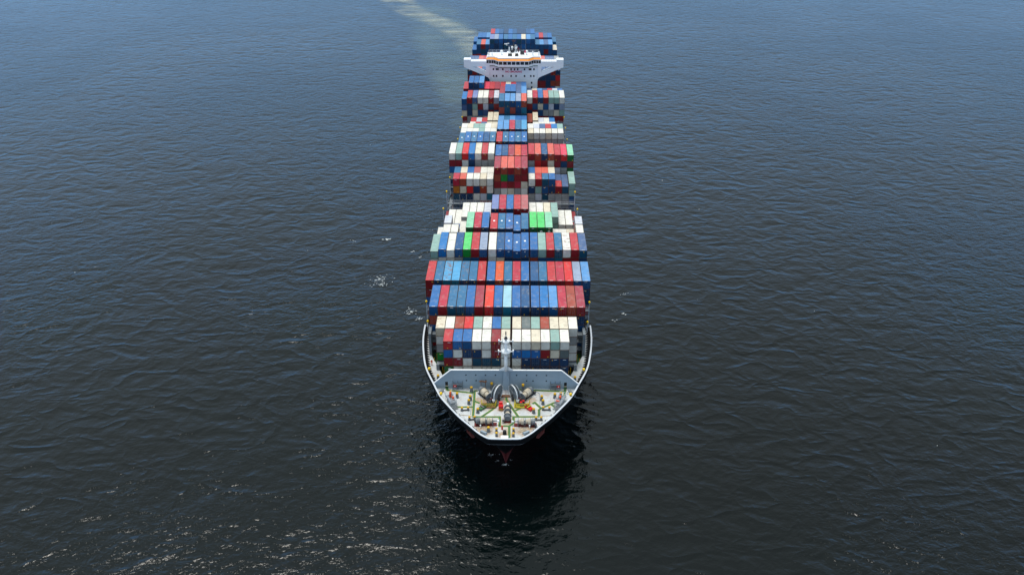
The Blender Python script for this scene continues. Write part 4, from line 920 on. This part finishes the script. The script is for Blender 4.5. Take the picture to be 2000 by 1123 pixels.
# ------------------------------------------------------------------ crewman on the side deck
def person(x, y, z, rz):
    vtx = [(0, 0, .95), (0, 0, 1.15), (0, 0, 1.38), (0, -.01, 1.5), (0, -.01, 1.62), (.19, 0, 1.4), (.25, .02, 1.12), (.23, -.06, .88), (-.19, 0, 1.4), (-.25, .0, 1.12), (-.22, -.1, .88), (.1, 0, .9), (.11, -.02, .5), (.11, .03, .09), (.12, -.12, .04), (-.1, 0, .9), (-.12, .03, .5), (-.12, .05, .09), (-.13, -.1, .04)]
    eds = [(0, 1), (1, 2), (2, 3), (3, 4), (2, 5), (5, 6), (6, 7), (2, 8), (8, 9), (9, 10), (0, 11), (11, 12), (12, 13), (13, 14), (0, 15), (15, 16), (16, 17), (17, 18)]
    rad = [.15, .15, .15, .06, .07, .075, .06, .045, .075, .06, .045, .1, .075, .06, .05, .1, .075, .06, .05]
    me = bpy.data.meshes.new('person'); me.from_pydata(vtx, eds, []); me.materials.append(M['vorange'])
    o = link('person', me, None, (x, y, z), rz); md = o.modifiers.new('skin', 'SKIN')
    for v, r in zip(me.skin_vertices[0].data, rad): v.radius = (r, r)
    me.skin_vertices[0].data[0].use_root = True
    sbm = o.modifiers.new('sub', 'SUBSURF'); sbm.levels = sbm.render_levels = 1
    link('head', MB().sphere((0, -.02, 1.7), .1, 12, 8).obox((0, -.125, 1.69), (.03, .04, .04)).mesh('head', 'skin', True), o)
    link('hard_hat', MB().sphere((0, -.01, 1.76), .115, 12, 8).cyl((0, -.03, 1.735), (0, -.03, 1.75), .15, n=14).mesh('hard_hat', 'bright', True), o)
    for sx, pz in ((.23, (-.06)), (-.22, -.1)):
        mb = MB().obox((sx, pz, .78), (.05, .09, .1))
        for k in range(4): mb.cyl((sx, pz - .035 + .023 * k, .79), (sx, pz - .04 + .024 * k, .71 + .008 * (k % 2)), .011, .008, 5)
        mb.cyl((sx, pz - .05, .85), (sx, pz - .085, .79), .012, .009, 5); link('hand', mb.mesh('hand', 'skin'), o)
    for bx, by in ((.12, -.08), (-.13, -.06)): link('boot', MB().obox((bx, by, 0), (.11, .28, .09)).mesh('boot', 'dsteel'), o)
    tag(o, 'person in orange-red coverall standing on the left side deck', 'person')
person(-20.4, 188.7, DECK + .01, R(12))

# ------------------------------------------------------------------ wake and foam
def ribbon(name, pts, wd, mat, z):
    pts = [Vector(p) for p in pts]; mb = bmesh.new(); uv = mb.loops.layers.uv.new('UVMap'); rows = []; d = 0; n = len(pts)
    for k, p in enumerate(pts):
        t = (pts[min(n - 1, k + 1)] - pts[max(0, k - 1)]).normalized(); nn = Vector((-t.y, t.x)); wk = wd[k] / 2
        rows.append([mb.verts.new((p.x + nn.x * wk * q, p.y + nn.y * wk * q, z)) for q in (-1, -.5, 0, .5, 1)])
    for k in range(n - 1):
        for j in range(4):
            f = mb.faces.new((rows[k][j], rows[k][j + 1], rows[k + 1][j + 1], rows[k + 1][j]))
            for lp, (a, b) in zip(f.loops, ((k, j), (k, j + 1), (k + 1, j + 1), (k + 1, j))): lp[uv].uv = (a / (n - 1), b / 4)
    me = bpy.data.meshes.new(name); mb.to_mesh(me); mb.free(); me.materials.append(mat); return link(name, me)
def foam_mat(name, rgb, lo, hi, amount, scale, vs, patch=None):
    m, t, b = newmat(name); out = [n for n in t.nodes if n.type == 'OUTPUT_MATERIAL'][0]
    b.inputs['Base Color'].default_value = (*lin(rgb), 1); b.inputs['Roughness'].default_value = .6
    tc = N(t, 'TexCoord'); sx = N(t, 'SeparateXYZ'); t.links.new(tc.outputs['UV'], sx.inputs[0])
    e = mathn(t, 'MULTIPLY', smooth(t, sx.outputs[1], 0, .3), smooth(t, sx.outputs[1], 1., .7)); e2 = mathn(t, 'MULTIPLY', smooth(t, sx.outputs[0], 0, .1), smooth(t, sx.outputs[0], 1., .85))
    n = noise(t, tc.outputs['Object'], scale, 6, .62, vs)
    f = mathn(t, 'MULTIPLY', mathn(t, 'MULTIPLY', e, e2), mathn(t, 'MULTIPLY', smooth(t, n, lo, hi), amount))
    tr = N(t, 'BsdfTransparent'); mx = N(t, 'MixShader'); t.links.new(f, mx.inputs[0]); t.links.new(tr.outputs[0], mx.inputs[1]); t.links.new(b.outputs[0], mx.inputs[2]); t.links.new(mx.outputs[0], out.inputs[0])
    return m
wk = ribbon('wake', [(-6, 512), (-14, 560), (-24, 605), (-37, 650), (-54, 690), (-72, 716), (-90, 745), (-106, 785), (-122, 835), (-142, 905), (-168, 1000)], [30, 36, 36, 34, 32, 32, 34, 36, 40, 46, 52], foam_mat('wake_foam', (200, 205, 190), .34, .76, .5, .05, (.5, 1.3, 1)), .03)
tag(wk, 'pale churned wake curving away behind the stern to the left', None, kind='stuff')
aw = ribbon('aerated_water', [(-24, 420), (-30, 480), (-38, 540), (-46, 590), (-54, 640), (-62, 690), (-74, 740), (-92, 800)], [16, 30, 44, 54, 60, 62, 62, 60], foam_mat('aerated_water', (170, 200, 190), .22, .78, .15, .03, (.6, 1.4, 1)), .015)
tag(aw, 'pale green stirred water along the left side near the stern', None, kind='stuff')
fb = MB()
def foam(x, y, n, sp, sz):
    for _ in range(n):
        a, r = rnd.uniform(0, 6.28), sp * abs(rnd.gauss(0, .6)); cx_, cy_ = x + math.cos(a) * r * 1.5, y + math.sin(a) * r; s_ = sz * rnd.uniform(.25, 1)
        k = rnd.randint(6, 9); rr = [rnd.uniform(.4, 1) for _ in range(k)]; o = rnd.uniform(0, 3)
        fb.faces([(cx_ + math.cos(2 * math.pi * j / k) * s_ * rr[j] * 1.5, cy_ + math.sin(2 * math.pi * j / k) * s_ * rr[j] * .8, .05 + .02 * (j % 2)) for j in range(k)], [tuple(range(k))])
for a in ((-49.4, 301.1, 12, .9, .55), (-47.6, 268.4, 40, 3., .3), (-46.5, 264.6, 34, 2.5, .3), (-48.8, 267.3, 16, 2, .25), (-33.6, 245.7, 30, 2., .32), (-30.5, 241, 26, 1.5, .3), (-38.3, 290, 8, .8, .35), (-34.9, 285.7, 10, .9, .3), (-62.9, 300, 8, 1.5, .22),
          (38.7, 244.8, 9, .8, .3), (34.6, 240.7, 5, .8, .25), (40.8, 258, 9, 1.5, .22), (25.8, 231, 18, 1.2, .25), (24.9, 226, 12, .8, .25), (-3.9, 172.2, 26, 1.0, .14), (0, 168.4, 40, .5, .14), (-2, 170, 14, .6, .1), (1.4, 170.2, 10, .4, .1)): foam(*a)
for _ in range(40):
    x = rnd.choice((-1, 1)) * rnd.uniform(30, 330); foam(x, rnd.uniform(170, 640), 1, .3, rnd.uniform(.12, .34))
fo = link('sea_foam', fb.mesh('sea_foam', 'foam')); tag(fo, 'small white flecks of foam scattered on the water', None, kind='stuff')
